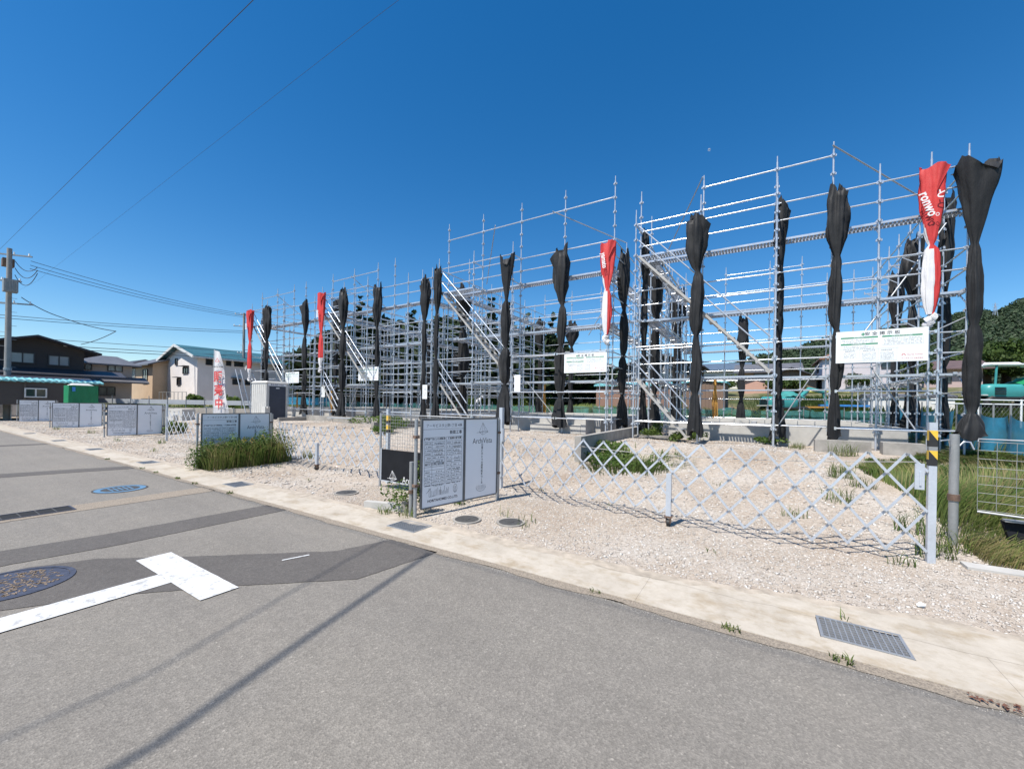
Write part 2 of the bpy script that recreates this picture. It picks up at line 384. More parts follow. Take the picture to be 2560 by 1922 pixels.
yx = np.concatenate([np.arange(-52, -12, 0.8), np.arange(-12, 4.01, 0.2)])
YX1 = float(yx[-1]); YX0 = -52.0
yy = np.concatenate([[3.67], np.arange(3.8, 14, 0.2), np.arange(14, 24.6, 0.6)]); YY1 = float(yy[-1])
kind(link('gravel_yard', grid('gravel_yard', yx, yy, 'gravel')), 'structure')
fx = np.unique(np.concatenate([[-2500, -1200, -600, -300, -180, -120, -90, -70], yx[::4], [YX0, YX1], np.arange(4.5, 16, 0.5), [20, 26, 34, 44, 60, 90, 140, 220, 400, 800, 1600, 2600]]))
fy = np.unique(np.concatenate([[3.67], yy[::2], [YY1], np.arange(YY1 + 1, 40, 1.0), [44, 50, 56, 62, 68, 75, 76, 90, 120, 200, 400, 900, 2600]]))
kind(link('ground', grid('ground', fx, fy, 'field', lambda x, y: YX0 < x < YX1 and y < YY1)), 'structure')
def sheet(name, x0, x1, y0, y1, z, mat, k='structure'):
    mb = MB(); mb.quad((x0, y0, z), (x1, y0, z), (x1, y1, z), (x0, y1, z)); return kind(link(name, mb.mesh(name, mat)), k)
sheet('road', -2500, 2500, -7.5, 3.05, 0, 'asphalt')
sheet('far_verge', -2500, 2500, -2500, -7.5, -0.01, 'field')

# rough strip of exposed aggregate along the asphalt edge
def wavy(name, x0, x1, ya, yb, z, mat, amp, n, seed):
    mb = MB(); r = random.Random(seed); xs = [x0 + (x1 - x0) * i / n for i in range(n + 1)]
    lo = [ya + amp * (noise.noise(Vector((x * 1.7, seed, 0))) + 0.5 * noise.noise(Vector((x * 7, seed, 3)))) for x in xs]
    for i in range(n):
        mb.quad((xs[i], lo[i], z), (xs[i + 1], lo[i + 1], z), (xs[i + 1], yb, z), (xs[i], yb, z))
    return kind(link(name, mb.mesh(name, mat)), 'structure')
wavy('road_edge', -60, 14, 3.03, 3.13, 0.004, 'aggregate', 0.05, 900, 3)
sheet('road_edge_far', -2500, -60, 3.05, 3.13, 0.004, 'aggregate')
# concrete gutter: slabs with joints, openings for the gratings
GUT = bpy.data.objects.new('gutter', None); COL.objects.link(GUT); kind(GUT, 'structure')
HOLES = (0.36, -3.83, -8.08, -12.4, -16.6, -20.7, -25.4)
for i in range(44):
    x1 = 13.2 - i * 2.0; x0 = x1 - 1.9985
    mb = MB(); hh = [h for h in HOLES if x0 < h < x1]
    if hh:
        h = hh[0]; q = h + 0.46
        mb.box(x0, h, 3.13, 3.66, -0.12, 0.008); mb.box(q, x1, 3.13, 3.66, -0.12, 0.008)
        mb.box(h, q, 3.13, 3.33, -0.12, 0.008); mb.box(h, q, 3.65, 3.66, -0.12, 0.008)
    else: mb.box(x0, x1, 3.13, 3.66, -0.12, 0.008)
    link('gutter_slab', mb.mesh('gutter_slab', 'concrete'), GUT)
for i, h in enumerate(HOLES):
    t = thing('drain_grate', ['steel drain grating in the wide gutter apron nearest the road bend', 'square steel drain grating in the gutter before the large signboard', 'steel drain grating in the gutter beside the blue manhole cross drain', 'small drain grating in the gutter before the weedy signboard lot', 'small drain grating further along the pale gutter, fifth from the wide apron', 'small drain grating beyond the folding gate, sixth from the wide apron', 'most distant small drain grating set in the gutter'][i], 'drain grate', (h, 3.33, 0), group='gratings along the concrete gutter')
    mb = MB(); mb.box(0, 0.46, 0, 0.32, -0.3, -0.06); link('pit', mb.mesh('pit', 'concrete'), t)
    mb = MB()
    for a_, b_, c_, d_ in ((0.003, 0.457, 0.003, 0.02), (0.003, 0.457, 0.3, 0.317), (0.003, 0.02, 0.02, 0.3), (0.44, 0.457, 0.02, 0.3)): mb.box(a_, b_, c_, d_, -0.02, 0.014)
    link('frame', mb.mesh('frame', 'galvd'), t)
    me = MB(); me.box(-0.0035, 0.0035, 0.02, 0.3, -0.025, 0.012); me = me.mesh('grate_bar', 'galvd')
    for k in range(12): link('grate_bar', me, t, (0.053 + k * 0.0325, 0, 0))
    me = MB(); me.box(0.02, 0.44, -0.0025, 0.0025, -0.01, 0.0105); me = me.mesh('cross_bar', 'galvd')
    for k in range(7): link('cross_bar', me, t, (0, 0.055 + k * 0.035, 0))
sheet('gutter_far', -2500, -74.8, 3.13, 3.67, 0.006, 'concrete')
mb = MB(); xs = np.arange(-1.4, 12.1, 0.1)
def apy(x): return 3.66 + 0.36 * float(sstep(-1.2, 1.4, x)) + 0.05 * noise.noise(Vector((x * 2.3, 1, 0))) + 0.03 * noise.noise(Vector((x * 9, 1, 4)))
for a, b in zip(xs[:-1], xs[1:]):
    wy_ = lambda x: 3.655 - 0.03 * sstep(-1.2, 0, x) * (1 + noise.noise(Vector((x * 5, 0, 9)))) - 0.02 * noise.noise(Vector((x * 1.3, 5, 9))); mb.quad((a, wy_(a), 0.0095), (b, wy_(b), 0.0095), (b, max(3.67, apy(b)), 0.0125), (a, max(3.67, apy(a)), 0.0125))
kind(link('gutter_apron', mb.mesh('gutter_apron', 'concrete')), 'structure')
# soil washed over the inner edge of the gutter
mb = MB(); N_ = 1300
for i in range(N_):
    a, b = -40 + 52 * i / N_, -40 + 52 * (i + 1) / N_
    def e_(x): return (apy(x) if x > -1.4 else 3.66) - max(0.0, 0.055 + 0.09 * noise.noise(Vector((x * 0.9, 7, 0))) + 0.05 * noise.noise(Vector((x * 4, 2, 0))) + 0.02 * noise.noise(Vector((x * 17, 2, 0))))
    mb.quad((a, e_(a), 0.0088 if a < -1.3 else 0.0103), (b, e_(b), 0.0088 if b < -1.3 else 0.0103), (b, max(3.75, apy(b) + 0.05 if b > -1.4 else 0), 0.017), (a, max(3.75, apy(a) + 0.05 if a > -1.4 else 0), 0.017))
M['soil'] = simple('washed_soil', (0.38, 0.325, 0.26), 0.95, var=0.28, scale=7, bmp=0.5, bscale=70)
kind(link('washed_soil', mb.mesh('washed_soil', 'soil')), 'structure')
# asphalt repair trenches
def poly(name, pts, z, mat, jag=0.012, k='structure'):
    out = []
    n = len(pts)
    for i in range(n):
        a = Vector(pts[i]); b = Vector(pts[(i + 1) % n]); m_ = max(1, int((b - a).length / 0.06)); d = (b - a).normalized() if (b - a).length else Vector((1, 0)); nn = Vector((-d.y, d.x))
        for j in range(m_):
            p = a + (b - a) * j / m_ + nn * jag * noise.noise(Vector((a.x * 5 + j * 0.9, a.y * 3, i)))
            out.append(p)
    bm = bmesh.new(); vs = [bm.verts.new((p.x, p.y, z)) for p in out]; f = bm.faces.new(vs)
    bmesh.ops.triangulate(bm, faces=[f]); me = bpy.data.meshes.new(name); bm.to_mesh(me); bm.free(); me.materials.append(M[mat])
    for p in me.polygons:
        if p.normal.z < 0: p.flip()
    return kind(link(name, me), k)
poly('road_patch', [(-5.62, -6.0), (-5.66, 0.7), (-5.55, 1.35), (-5.52, 3.04), (-6.0, 3.04), (-6.1, 1.4), (-6.22, 0.7), (-6.3, -6.0)], 0.004, 'patch')
poly('road_patch', [(-5.32, 0.25), (-4.6, 0.35), (-4.15, 1.0), (-3.56, 1.6), (-2.88, 2.2), (-2.74, 3.04), (-3.42, 3.04), (-3.6, 2.5), (-4.62, 1.62), (-5.22, 1.15), (-5.45, 0.75)], 0.004, 'patch')
poly('road_patch', [(-11.35, 3.04), (-11.85, 3.04), (-12.15, 2.3), (-12.7, 0.3), (-12.1, 0.3), (-11.6, 2.3)], 0.004, 'patch')
poly('road_patch', [(-19.1, 3.04), (-19.5, 3.04), (-19.9, 1.0), (-19.4, 1.0)], 0.004, 'patch')
# cross gutter
poly('cross_gutter', [(-7.62, -6), (-7.62, 3.05), (-8.08, 3.05), (-8.12, -6)], 0.004, 'aggregate', 0.02)
# painted T mark
poly('road_marking', [(-4.87, 1.32), (-3.52, 1.32), (-3.52, 1.58), (-4.87, 1.58)], 0.008, 'paint', 0.004)
poly('road_marking', [(-4.33, -5), (-4.06, -5), (-4.06, 1.319), (-4.33, 1.319)], 0.008, 'paint', 0.004)
poly('road_marking', [(-3.72, 2.29), (-3.7, 2.28), (-3.78, 2.06), (-3.8, 2.07)], 0.0085, 'paint', 0.004)

# ---------------------------------------------------------------- covers on the ground
def disc(r, z0, z1, n=36, r0=0.0):
    mb = MB(); vs = []; fs = []
    for z in (z0, z1): vs += [(r * math.cos(2 * math.pi * k / n), r * math.sin(2 * math.pi * k / n), z) for k in range(n)]
    fs = [(k, (k + 1) % n, (k + 1) % n + n, k + n) for k in range(n)] + [tuple(range(n, 2 * n))]
    return mb.add(vs, fs)
def ring(mb, r0, r1, z0, z1, n=40, mi=0):
    for k in range(n):
        a, b = 2 * math.pi * k / n, 2 * math.pi * (k + 1) / n
        P = lambda r, t, z: (r * math.cos(t), r * math.sin(t), z)
        mb.quad(P(r0, a, z1), P(r1, a, z1), P(r1, b, z1), P(r0, b, z1), mi)
        mb.quad(P(r1, a, z0), P(r1, b, z0), P(r1, b, z1), P(r1, a, z1), mi)
    return mb
t = thing('manhole_cover', 'cast iron manhole cover with tan and navy pattern on the dark patch', 'manhole', (-5.05, 0.60, 0.0045), 0.5)
link('rim', ring(MB(), 0.335, 0.37, 0, 0.006).mesh('rim', 'covernavy'), t)
link('lid', disc(0.333, 0, 0.003).mesh('lid', 'covernavy'), t)
mb = MB(); r_ = random.Random(4)
for k in range(230):
    a = r_.uniform(0, 6.28); r0 = 0.29 * math.sqrt(r_.random()); b = r_.uniform(0, 3.14); L = r_.uniform(0.012, 0.05)
    c = Vector((r0 * math.cos(a), r0 * math.sin(a), 0)); d = Vector((math.cos(b), math.sin(b), 0)) * L / 2
    mb.bar(c - d + Vector((0, 0, 0.004)), c + d + Vector((0, 0, 0.004)), r_.uniform(0.006, 0.015), 0.004)
kind(link('relief_pattern', mb.mesh('relief_pattern', 'covertan'), t), 'stuff')
t = thing('manhole_cover', 'round manhole cover with a bright blue ring on the far asphalt', 'manhole', (-8.95, 2.22, 0.001), 0)
link('rim', ring(MB(), 0.315, 0.34, 0, 0.004).mesh('rim', 'cover'), t)
link('blue_ring', ring(MB(), 0.235, 0.313, 0, 0.006).mesh('blue_ring', 'coverblue'), t)
link('lid', disc(0.233, 0, 0.004).mesh('lid', 'cover'), t)
mb = MB()
for k in range(5): mb.bar((-0.15, -0.12 + k * 0.06, 0.006), (0.15, -0.12 + k * 0.06, 0.006), 0.02, 0.004)
kind(link('relief_pattern', mb.mesh('relief_pattern', 'coverblue'), t), 'stuff')
for x, y, r, lab in ((-3.2, 4.1, 0.155, 'small round iron cover in gravel closest to the large signboard'), (-2.67, 4.32, 0.15, 'small round iron cover half ringed by gravel, beside sprigs of weed'), (-5.76, 4.17, 0.16, 'small round iron cover in gravel before the dark board panel')):
    t = thing('inspection_cover', lab, 'drain cover', (x, y, float(H(x, y)) + 0.006), group='small round covers in the gravel')
    link('collar', ring(MB(), r, r + 0.03, -0.03, 0.012).mesh('collar', 'wallcon'), t)
    link('lid', disc(r - 0.002, -0.02, 0.014).mesh('lid', 'cover'), t)
    link('lid_badge', disc(r * 0.3, 0.014, 0.019, 16).mesh('lid_badge', 'cover'), t)
t = thing('road_drain', 'long black slotted drain with five cells in the tan cross gutter', 'road drain', (-8.06, 0.72, 0.0045))
link('pit', MB().box(0, 0.3, 0, 0.75, 0, 0.002).mesh('pit', 'dark'), t)  # flat black sheet, no recess: the hollow's shade is in its colour
mb = MB(); fr = [(-0.02, 0, -0.02, 0.77), (0.3, 0.32, -0.02, 0.77), (0, 0.3, -0.02, 0), (0, 0.3, 0.75, 0.77)]
for a_, b_, c_, d_ in fr: mb.box(a_, b_, c_, d_, 0, 0.007)
link('frame', mb.mesh('frame', 'covernavy'), t)
me = MB().box(0, 0.3, -0.006, 0.006, 0.002, 0.006).mesh('grate_bar', 'cover')
for k in range(1, 5): link('grate_bar', me, t, (0, 0.15 * k, 0))

# ---------------------------------------------------------------- scissor gates
def scissor_gate(label, pts, N, cell_w, hz=0.2, z0=0.17, base=None, rows=5, warp=None, posts=(True, True), endpost_z=1.4, striped=None, caster=None):
    P = [Vector((p[0], p[1], 0)) for p in pts]
    Ls = [0]
    for a, b in zip(P[:-1], P[1:]): Ls.append(Ls[-1] + (b - a).length)
    L = Ls[-1]
    def at(u):
        s_ = (warp(u) if warp else u) * L
        for i in range(len(P) - 1):
            if s_ <= Ls[i + 1] + 1e-6 or i == len(P) - 2:
                k = (s_ - Ls[i]) / (Ls[i + 1] - Ls[i]); p = P[i].lerp(P[i + 1], k); d = (P[i + 1] - P[i]).normalized(); break
        p.z = float(H(p.x, p.y)); return p, Vector((-d.y, d.x, 0))
    t = thing('scissor_gate', label, 'folding gate', (0, 0, 0), group='aluminium folding gates across the lot entrances')
    def node(i, k, side):
        p, n = at(i / N); sag = 0.012 * math.sin(i * 1.3)
        return p + n * side * 0.018 + Vector((0, 0, z0(i / N) + hz(i / N) * k + sag))
    for i in range(-rows, N + 1):
        for typ in (0, 1):
            if typ == 0 and i % 2: continue
            if typ == 1 and not i % 2: continue
            i0, i1 = max(i, 0), min(i + rows, N)
            if i1 - i0 < 1: continue
            pts_ = []
            for q in range(i0, i1 + 1):
                k = (q - i) if typ == 0 else rows - (q - i)
                pts_.append(node(q, k, 1 if typ == 0 else -1))
            mb = MB()
            for a, b in zip(pts_[:-1], pts_[1:]):
                n = at((i0 + 0.5) / N)[1]; d = (b - a)
                up = n.cross(d).normalized() if False else n
                mb.bar(a, b, 0.024, 0.007, 0, up=n)
            link('slat', mb.mesh('slat', 'alu'), t)
    # rivets at the crossings
    mb = MB()
    for i in range(0, N + 1):
        for k in range(rows + 1):
            if (i + k) % 2 == 0 or True:
                if (i - k) % 2 == 0:
                    p, n = at(i / N); c = p + Vector((0, 0, z0(i / N) + hz(i / N) * k + 0.012 * math.sin(i * 1.3))); mb.tube(c - n * 0.03, c + n * 0.03, 0.009, 6)
    kind(link('rivets', mb.mesh('rivets', 'greypost'), t), 'stuff')
    return t, at
g1, at1 = scissor_gate('long aluminium folding gate across the entrance of the closest lot', [(-3.87, 5.93), (-2.5, 5.55), (-0.96, 5.36), (0.3, 5.42), (1.44, 5.62)], 34, 0.16, hz=lambda u: 0.15 + 0.05 * u, z0=lambda u: 0.2 - 0.1 * u)
def post(t, x, y, h, w=0.055, mat='alu', zb=None, sq=True, name='post'):
    z = float(H(x, y)) if zb is None else zb
    mb = MB()
    if sq: mb.box(-w / 2, w / 2, -w / 2, w / 2, 0, h)
    else: mb.tube((0, 0, 0), (0, 0, h), w / 2, 12)
    return link(name, mb.mesh(name, mat), t, (x, y, z - 0.02))
p = post(g1, 1.47, 5.62, 1.42, 0.06)
mb = MB()
for z0_, z1_, c in ((1.24, 1.34, 0), (1.18, 1.24, 1), (1.05, 1.14, 0), (0.99, 1.05, 1), (1.14, 1.18, 2)):
    mb.box(-0.0315, 0.0315, -0.0315, 0.0315, z0_, z1_, c)
mb2 = MB(); mb2.add([(-0.032, -0.0325, 1.34), (-0.032, -0.0325, 1.24), (0.032, -0.0325, 1.24)], [(0, 1, 2)]); mb2.add([(-0.032, -0.0325, 1.14), (-0.032, -0.0325, 1.05), (0.032, -0.0325, 1.05)], [(0, 1, 2)])
link('hazard_tape', mb.mesh('hazard_tape', ['yellow', 'black', 'greypost']), p)
link('hazard_stripe', mb2.mesh('hazard_stripe', 'black'), p)
mb = MB(); mb.box(-0.13, -0.06, -0.04, -0.02, 0.72, 0.98); mb.box(-0.1, -0.085, -0.05, -0.04, 0.76, 0.9)
link('latch_plate', mb.mesh('latch_plate', 'alu'), g1, (1.47, 5.62, 0))
p = post(g1, -3.9, 5.95, 1.45, 0.065)
mb = MB(); mb.box(0.03, 0.055, -0.05, 0.02, 0.85, 1.08); mb.tube((0.07, -0.05, 0.85), (0.07, -0.05, 1.08), 0.008, 6); link('latch_plate', mb.mesh('latch_plate', 'alu'), g1, (-3.9, 5.95, 0))
def caster(t, x, y, h=0.56):
    z = float(H(x, y))
    p = link('caster_post', MB().box(-0.03, 0.03, -0.025, 0.025, 0.13, h + 0.1).mesh('caster_post', 'alu'), t, (x, y - 0.03, z))
    mb = MB(); mb.box(-0.045, 0.045, -0.035, 0.035, 0.11, 0.13); mb.box(-0.03, -0.022, -0.03, 0.03, 0.04, 0.11); mb.box(0.022, 0.03, -0.03, 0.03, 0.04, 0.11)
    link('caster_fork', mb.mesh('caster_fork', 'rust'), p)
    link('wheel', MB().tube((-0.018, 0, 0.045), (0.018, 0, 0.045), 0.045, 16).mesh('wheel', 'black'), p)
caster(g1, -0.96, 5.36)
g2, at2 = scissor_gate('aluminium folding gate between the dark board panel and the weedy signboard', [(-10.1, 5.36), (-8.39, 5.29), (-5.98, 5.2)], 32, 0.13, hz=lambda u: 0.155, z0=lambda u: 0.17, warp=lambda u: u ** 1.25)
caster(g2, -8.3, 5.28, 0.5)
p = post(g2, -5.97, 5.2, 1.42, 0.055)
mb = MB()
for z0_, z1_, c in ((1.2, 1.3, 0), (1.14, 1.2, 1), (1.03, 1.12, 0), (0.97, 1.03, 1)): mb.box(-0.029, 0.029, -0.029, 0.029, z0_, z1_, c)
link('hazard_tape', mb.mesh('hazard_tape', ['yellow', 'black']), p)
g3, at3 = scissor_gate('half folded aluminium gate left of the weedy signboard', [(-18.1, 5.7), (-12.4, 5.5)], 26, 0.18, hz=lambda u: 0.19, z0=lambda u: 0.12)
post(g3, -18.15, 5.7, 1.35, 0.055)

# ---------------------------------------------------------------- ArchiVista signboards
def lines_mesh(segs, w, mat, name='artwork'):
    mb = MB()
    for (x0, y0, x1, y1) in segs:
        a = Vector((x0, y0, 0)); b = Vector((x1, y1, 0)); d = (b - a)
        if d.length < 1e-6: continue
        n = Vector((-d.y, d.x, 0)).normalized() * w / 2
        mb.quad(a - n, b - n, b + n, a + n)
    return mb.mesh(name, mat)
def put(name, me, parent, x, z, off=0.0):
    """flat artwork on the front face: local x along the board, z up, facing -y"""
    return link(name, me, parent, (x, -0.0035 - off, z), rot=(R(90), 0, 0))
LOGO = [(0, 0.11, -0.07, -0.03), (0, 0.11, 0.11, -0.03), (-0.07, -0.03, 0, -0.07), (0.11, -0.03, 0, -0.07), (0, 0.11, 0, -0.07), (-0.12, -0.035, 0.11, -0.03), (0, 0.11, 0.05, -0.01), (-0.07, -0.03, 0.05, -0.01), (0.05, -0.01, 0.11, -0.03)]
def textrows(mb, x0, x1, z, h, r_, mi=0, dens=0.72):
    x = x0
    while x < x1:
        w = h * r_.uniform(0.6, 1.0)
        if x + w > x1: break
        if r_.random() < dens:
            mb.quad((x, z, 0), (x + w * 0.8, z, 0), (x + w * 0.8, z + h * 0.28, 0), (x, z + h * 0.28, 0), mi)
            mb.quad((x + w * 0.2, z + h * 0.4, 0), (x + w * 0.75, z + h * 0.4, 0), (x + w * 0.75, z + h * r_.uniform(0.6, 1), 0), (x + w * 0.2, z + h * r_.uniform(0.6, 1), 0), mi)
        x += w
def table_art(W, Ht, seed):
    segs = []; r_ = random.Random(seed); sm = MB()
    l, rr, top, bot = 0.03, W - 0.03, Ht * 0.80, Ht * 0.245
    mid = W * 0.54
    for xa, xb in ((l, mid - 0.012), (mid + 0.012, rr)):
        segs += [(xa, top, xb, top), (xa, bot, xb, bot), (xa, bot, xa, top), (xb, bot, xb, top)]
        sub = xa + (xb - xa) * 0.36
        z = top - 0.055; k = 0
        while z > bot + 0.02:
            segs.append((xa, z, xb, z)); step = r_.choice([0.042, 0.05, 0.055])
            if not (xa < mid and abs(z - Ht * 0.47) < 0.05):
                textrows(sm, xa + 0.01, sub - 0.008, z - step * 0.68, step * 0.36, r_, dens=0.8)
                textrows(sm, sub + 0.012, xb - 0.01, z - step * 0.68, step * 0.36, r_, dens=0.7)
                if r_.random() < 0.35: textrows(sm, sub + 0.03, xb - 0.03, z - step * 0.95, step * 0.2, r_, dens=0.8)
            z -= step
        segs.append((sub, bot, sub, top - 0.055))
    segs += [(0, Ht * 0.895, W, Ht * 0.895)]
    return segs, sm
_art = {}
def signboard(label, a, b, z0, z1, detail=2, lot='4棟', lean=0.0, posts=True, post_z=None):
    a = Vector((*a, 0)); b = Vector((*b, 0)); d = b - a; L = d.length
    rz = math.atan2(d.y, d.x)
    gz = min(float(H(a.x, a.y)), float(H(b.x, b.y)))
    t = thing('site_signboard', label, 'signboard', (a.x, a.y, 0), rz, 'construction signboards standing at the lot entrances')
    Ht = z1 - z0; W = L * 0.52
    def panel(nm, x0, x1, mat='signface'): return link(nm, MB().box(0, x1 - x0, -0.003, 0.012, 0, Ht).mesh(nm, mat), t, (x0, 0, z0))
    pl = panel('permit_panel', 0.012, W - 0.018); pr_ = panel('logo_panel', W + 0.022, L - 0.012)
    fm = MB(); fm.box(-0.01, L + 0.01, -0.008, 0.018, Ht, Ht + 0.022); fm.box(W - 0.018, W + 0.022, -0.01, 0.018, 0, Ht); fm.box(-0.012, 0.012, -0.008, 0.018, 0, Ht)
    fm.box(L - 0.012, L + 0.01, -0.008, 0.018, 0, Ht); fm.box(0, L, -0.006, 0.018, -0.018, 0)
    link('frame', fm.mesh('frame', 'frame'), t, (0, 0, z0))
    W2 = W - 0.03; R2 = L - W - 0.034
    key = (round(W2, 1), detail)
    if key not in _art:
        segs, sm = table_art(W2, Ht, 3); _art[key] = (lines_mesh(segs, 0.0035 if detail > 1 else 0.006, 'ink', 'ruled_lines'), sm.mesh('small_print', 'ink'))
    ln, sm = _art[key]
    put('ruled_lines', ln, pl, 0, 0); put('small_print', sm, pl, 0, 0, 0.001)
    put('lettering', text_mesh('アーキビスタ上野1丁目 ' + lot, 0.05, 'ink', 'RIGHT'), pl, W2 - 0.03, Ht * 0.935)
    put('lettering', text_mesh('新築工事', 0.055, 'ink', 'RIGHT', 1, 0.0008), pl, W2 - 0.03, Ht * 0.85)
    put('lettering', text_mesh('建築基準法による確認済', 0.032, 'ink', 'CENTER', 1, 0.0008), pl, W2 * 0.28, Ht * 0.78)
    put('lettering', text_mesh('建設業の許可票', 0.034, 'ink', 'CENTER', 1, 0.0008), pl, W2 * 0.77, Ht * 0.78)
    put('lettering', text_mesh('労働保険関係成立票', 0.035, 'ink', 'CENTER', 1, 0.0008), pl, W2 * 0.28, Ht * 0.485)
    # crest, row of thin figures and the company line at the foot
    segs = []; r_ = random.Random(8)
    for k in range(9):
        x = W2 * 0.16 + k * 0.024; segs.append((x, Ht * 0.12, x + r_.uniform(-0.004, 0.008), Ht * (0.17 + 0.05 * r_.random())))
    segs += [(W2 * 0.1, Ht * 0.16, W2 * 0.2, Ht * 0.215), (W2 * 0.16, Ht * 0.115, W2 * 0.32, Ht * 0.12)]
    for k in range(10):
        x = W2 * 0.4 + k * 0.017; segs.append((x, Ht * 0.12, x + 0.004, Ht * (0.15 + 0.07 * r_.random())))
    cx_, cz_ = W2 * 0.8, Ht * 0.16
    for k in range(14):
        q0, q1 = 2 * math.pi * k / 14, 2 * math.pi * (k + 1) / 14
        rr = lambda q: (0.034 * math.cos(q), 0.05 * math.sin(q) * (1.0 if math.sin(q) < 0 else 1.35))
        segs.append((cx_ + rr(q0)[0], cz_ + rr(q0)[1], cx_ + rr(q1)[0], cz_ + rr(q1)[1]))
    segs += [(cx_ - 0.012, cz_ - 0.03, cx_ - 0.004, cz_ + 0.04), (cx_ + 0.012, cz_ - 0.03, cx_ + 0.004, cz_ + 0.04), (cx_ - 0.02, cz_ - 0.035, cx_ + 0.02, cz_ - 0.035)]
    put('emblem', lines_mesh(segs, 0.0045, 'ink', 'emblem'), pl, 0, 0)
    put('lettering', text_mesh('HORITAHOMES CO.,LTD.', 0.046, 'ink', 'CENTER', 1, 0.0014), pl, W2 * 0.5, Ht * 0.066)
    # right half: pyramid emblem, name, vertical motto
    put('emblem', lines_mesh(LOGO, 0.0035 if detail > 1 else 0.006, 'ink', 'emblem'), pr_, R2 * 0.53, Ht * 0.86)
    put('lettering', text_mesh('ArchiVista', 0.115, 'ink', 'CENTER', 0.82), pr_, R2 * 0.53, Ht * 0.72)
    put('lettering', text_mesh('\n'.join('世界にひとつの邸宅街をつくる'), 0.043, 'ink', 'CENTER', 0.95, 0.001), pr_, R2 * 0.52, Ht * 0.42)
    segs = [(R2 * 0.5 + 0.1 * math.cos(q), Ht * 0.13 + 0.07 * math.sin(q), R2 * 0.5 + 0.1 * math.cos(q + 0.25), Ht * 0.13 + 0.07 * math.sin(q + 0.25)) for q in [math.pi + 0.25 * k for k in range(12)]]
    for k in range(9):
        x = R2 * 0.5 - 0.08 + 0.02 * k; segs.append((x, Ht * 0.13 - 0.05 * math.sqrt(max(0, 1 - ((k - 4) / 5) ** 2)), x + r_.uniform(-0.004, 0.006), Ht * 0.13 + 0.022))
    put('emblem', lines_mesh(segs, 0.004, 'ink', 'emblem'), pr_, 0, 0)
    pz = (post_z or z1 + 0.02)
    for x in (-0.07, L + 0.05):
        q = MB().tube((x, 0.03, gz - 0.02), (x, 0.03, pz), 0.024, 10).mesh('post', 'galvd'); link('post', q, t)
        for zz in (0.25, 0.8): link('clamp', MB().box(x - 0.032, x + 0.032, -0.005, 0.06, z0 + zz * Ht, z0 + zz * Ht + 0.035).mesh('clamp', 'rust'), t)
    link('post', MB().tube((L + 0.11, 0.07, gz - 0.02), (L + 0.11, 0.07, pz - 0.03), 0.022, 10).mesh('post', 'greypost'), t)
    return t
signboard('large white two panel signboard at the closest gravel entrance', (-3.76, 3.84), (-3.49, 5.2), 0.12, 1.275, 2, '4棟')
signboard('white two panel signboard half buried in green weeds', (-10.6, 3.95), (-10.6, 5.4), -0.0, 1.17, 2, '6棟')
signboard('white two panel signboard third from the large one, by the half folded gate', (-21.2, 4.85), (-21.2, 6.5), 0.06, 1.24, 1, '7棟')
signboard('bluish white two panel signboard fourth from the large one', (-29.5, 4.8), (-29.3, 6.5), 0.0, 1.2, 1, '8棟')
signboard('distant white signboard fifth from the large one', (-37.5, 4.78), (-37.4, 6.2), 0.0, 1.28, 1, '9棟')
signboard('most distant white signboard with a low shrub in front', (-46, 4.6), (-46, 5.8), 0.0, 1.28, 1, '10棟')

# ---------------------------------------------------------------- wire mesh fence panels
def fence_panel(label, a, b, z0, z1, dx=0.13, dz=0.095, posts=(1, 1), postmat='greypost', post_r=0.022, group='wire mesh fence panels'):
    a = Vector((*a, 0)); b = Vector((*b, 0)); d = b - a; L = d.length; rz = math.atan2(d.y, d.x)
    t = thing('mesh_fence_panel', label, 'fence panel', (a.x, a.y, 0), rz, group)
    nx = max(2, round(L / dx)); nz = max(2, round((z1 - z0) / dz))
    me = MB().tube((0, 0, z0), (0, 0, z1), 0.0026, 5).mesh('vertical_wire', 'greypost')
    for k in range(nx + 1): link('vertical_wire', me, t, (L * k / nx, 0, 0))
    me = MB().tube((0, 0, 0), (L, 0, 0), 0.0028, 5).mesh('horizontal_wire', 'greypost')
    for k in range(nz + 1): link('horizontal_wire', me, t, (0, 0.004, z0 + (z1 - z0) * k / nz))
    fm = MB(); fm.path([(0, 0, z1), (0, 0.0, z1 + 0.03), (L, 0, z1 + 0.03), (L, 0, z1)], 0.008, 6)
    link('top_rail', fm.mesh('top_rail', 'galvd'), t)
    for q, x in zip(posts, (-0.05, L + 0.05)):
        if q:
            gz = float(H(a.x + d.x / L * x, a.y + d.y / L * x))
            link('post', MB().tube((x, 0.03, gz - 0.03), (x, 0.03, z1 + 0.05), post_r, 10).mesh('post', postmat), t)
    return t
t = fence_panel('wire mesh panel over a dark board between the folding gate and large signboard', (-5.78, 4.88), (-3.82, 4.9), 0.68, 1.26, 0.06, 0.06, posts=(1, 1), postmat='galvd')
Lp = 1.95
db = link('dark_board', MB().box(0.02, Lp - 0.1, -0.001, 0.012, 0.12, 0.67).mesh('dark_board', 'darkboard'), t)
fm = MB(); fm.box(0.0, 0.02, -0.006, 0.014, 0.1, 0.68); fm.box(0, Lp - 0.1, -0.006, 0.014, 0.1, 0.12)
link('board_frame', fm.mesh('board_frame', 'alu'), t)
put('emblem', lines_mesh(LOGO, 0.006, 'whiteink', 'emblem'), db, 0.3, 0.2)
put('lettering', text_mesh('ArchiVista', 0.16, 'whiteink', 'LEFT', 0.8), db, 0.55, 0.17)
t2 = thing('pipe_stake', 'short rusty topped pipe stake left of the large signboard', 'pipe', (-3.93, 3.83, 0))
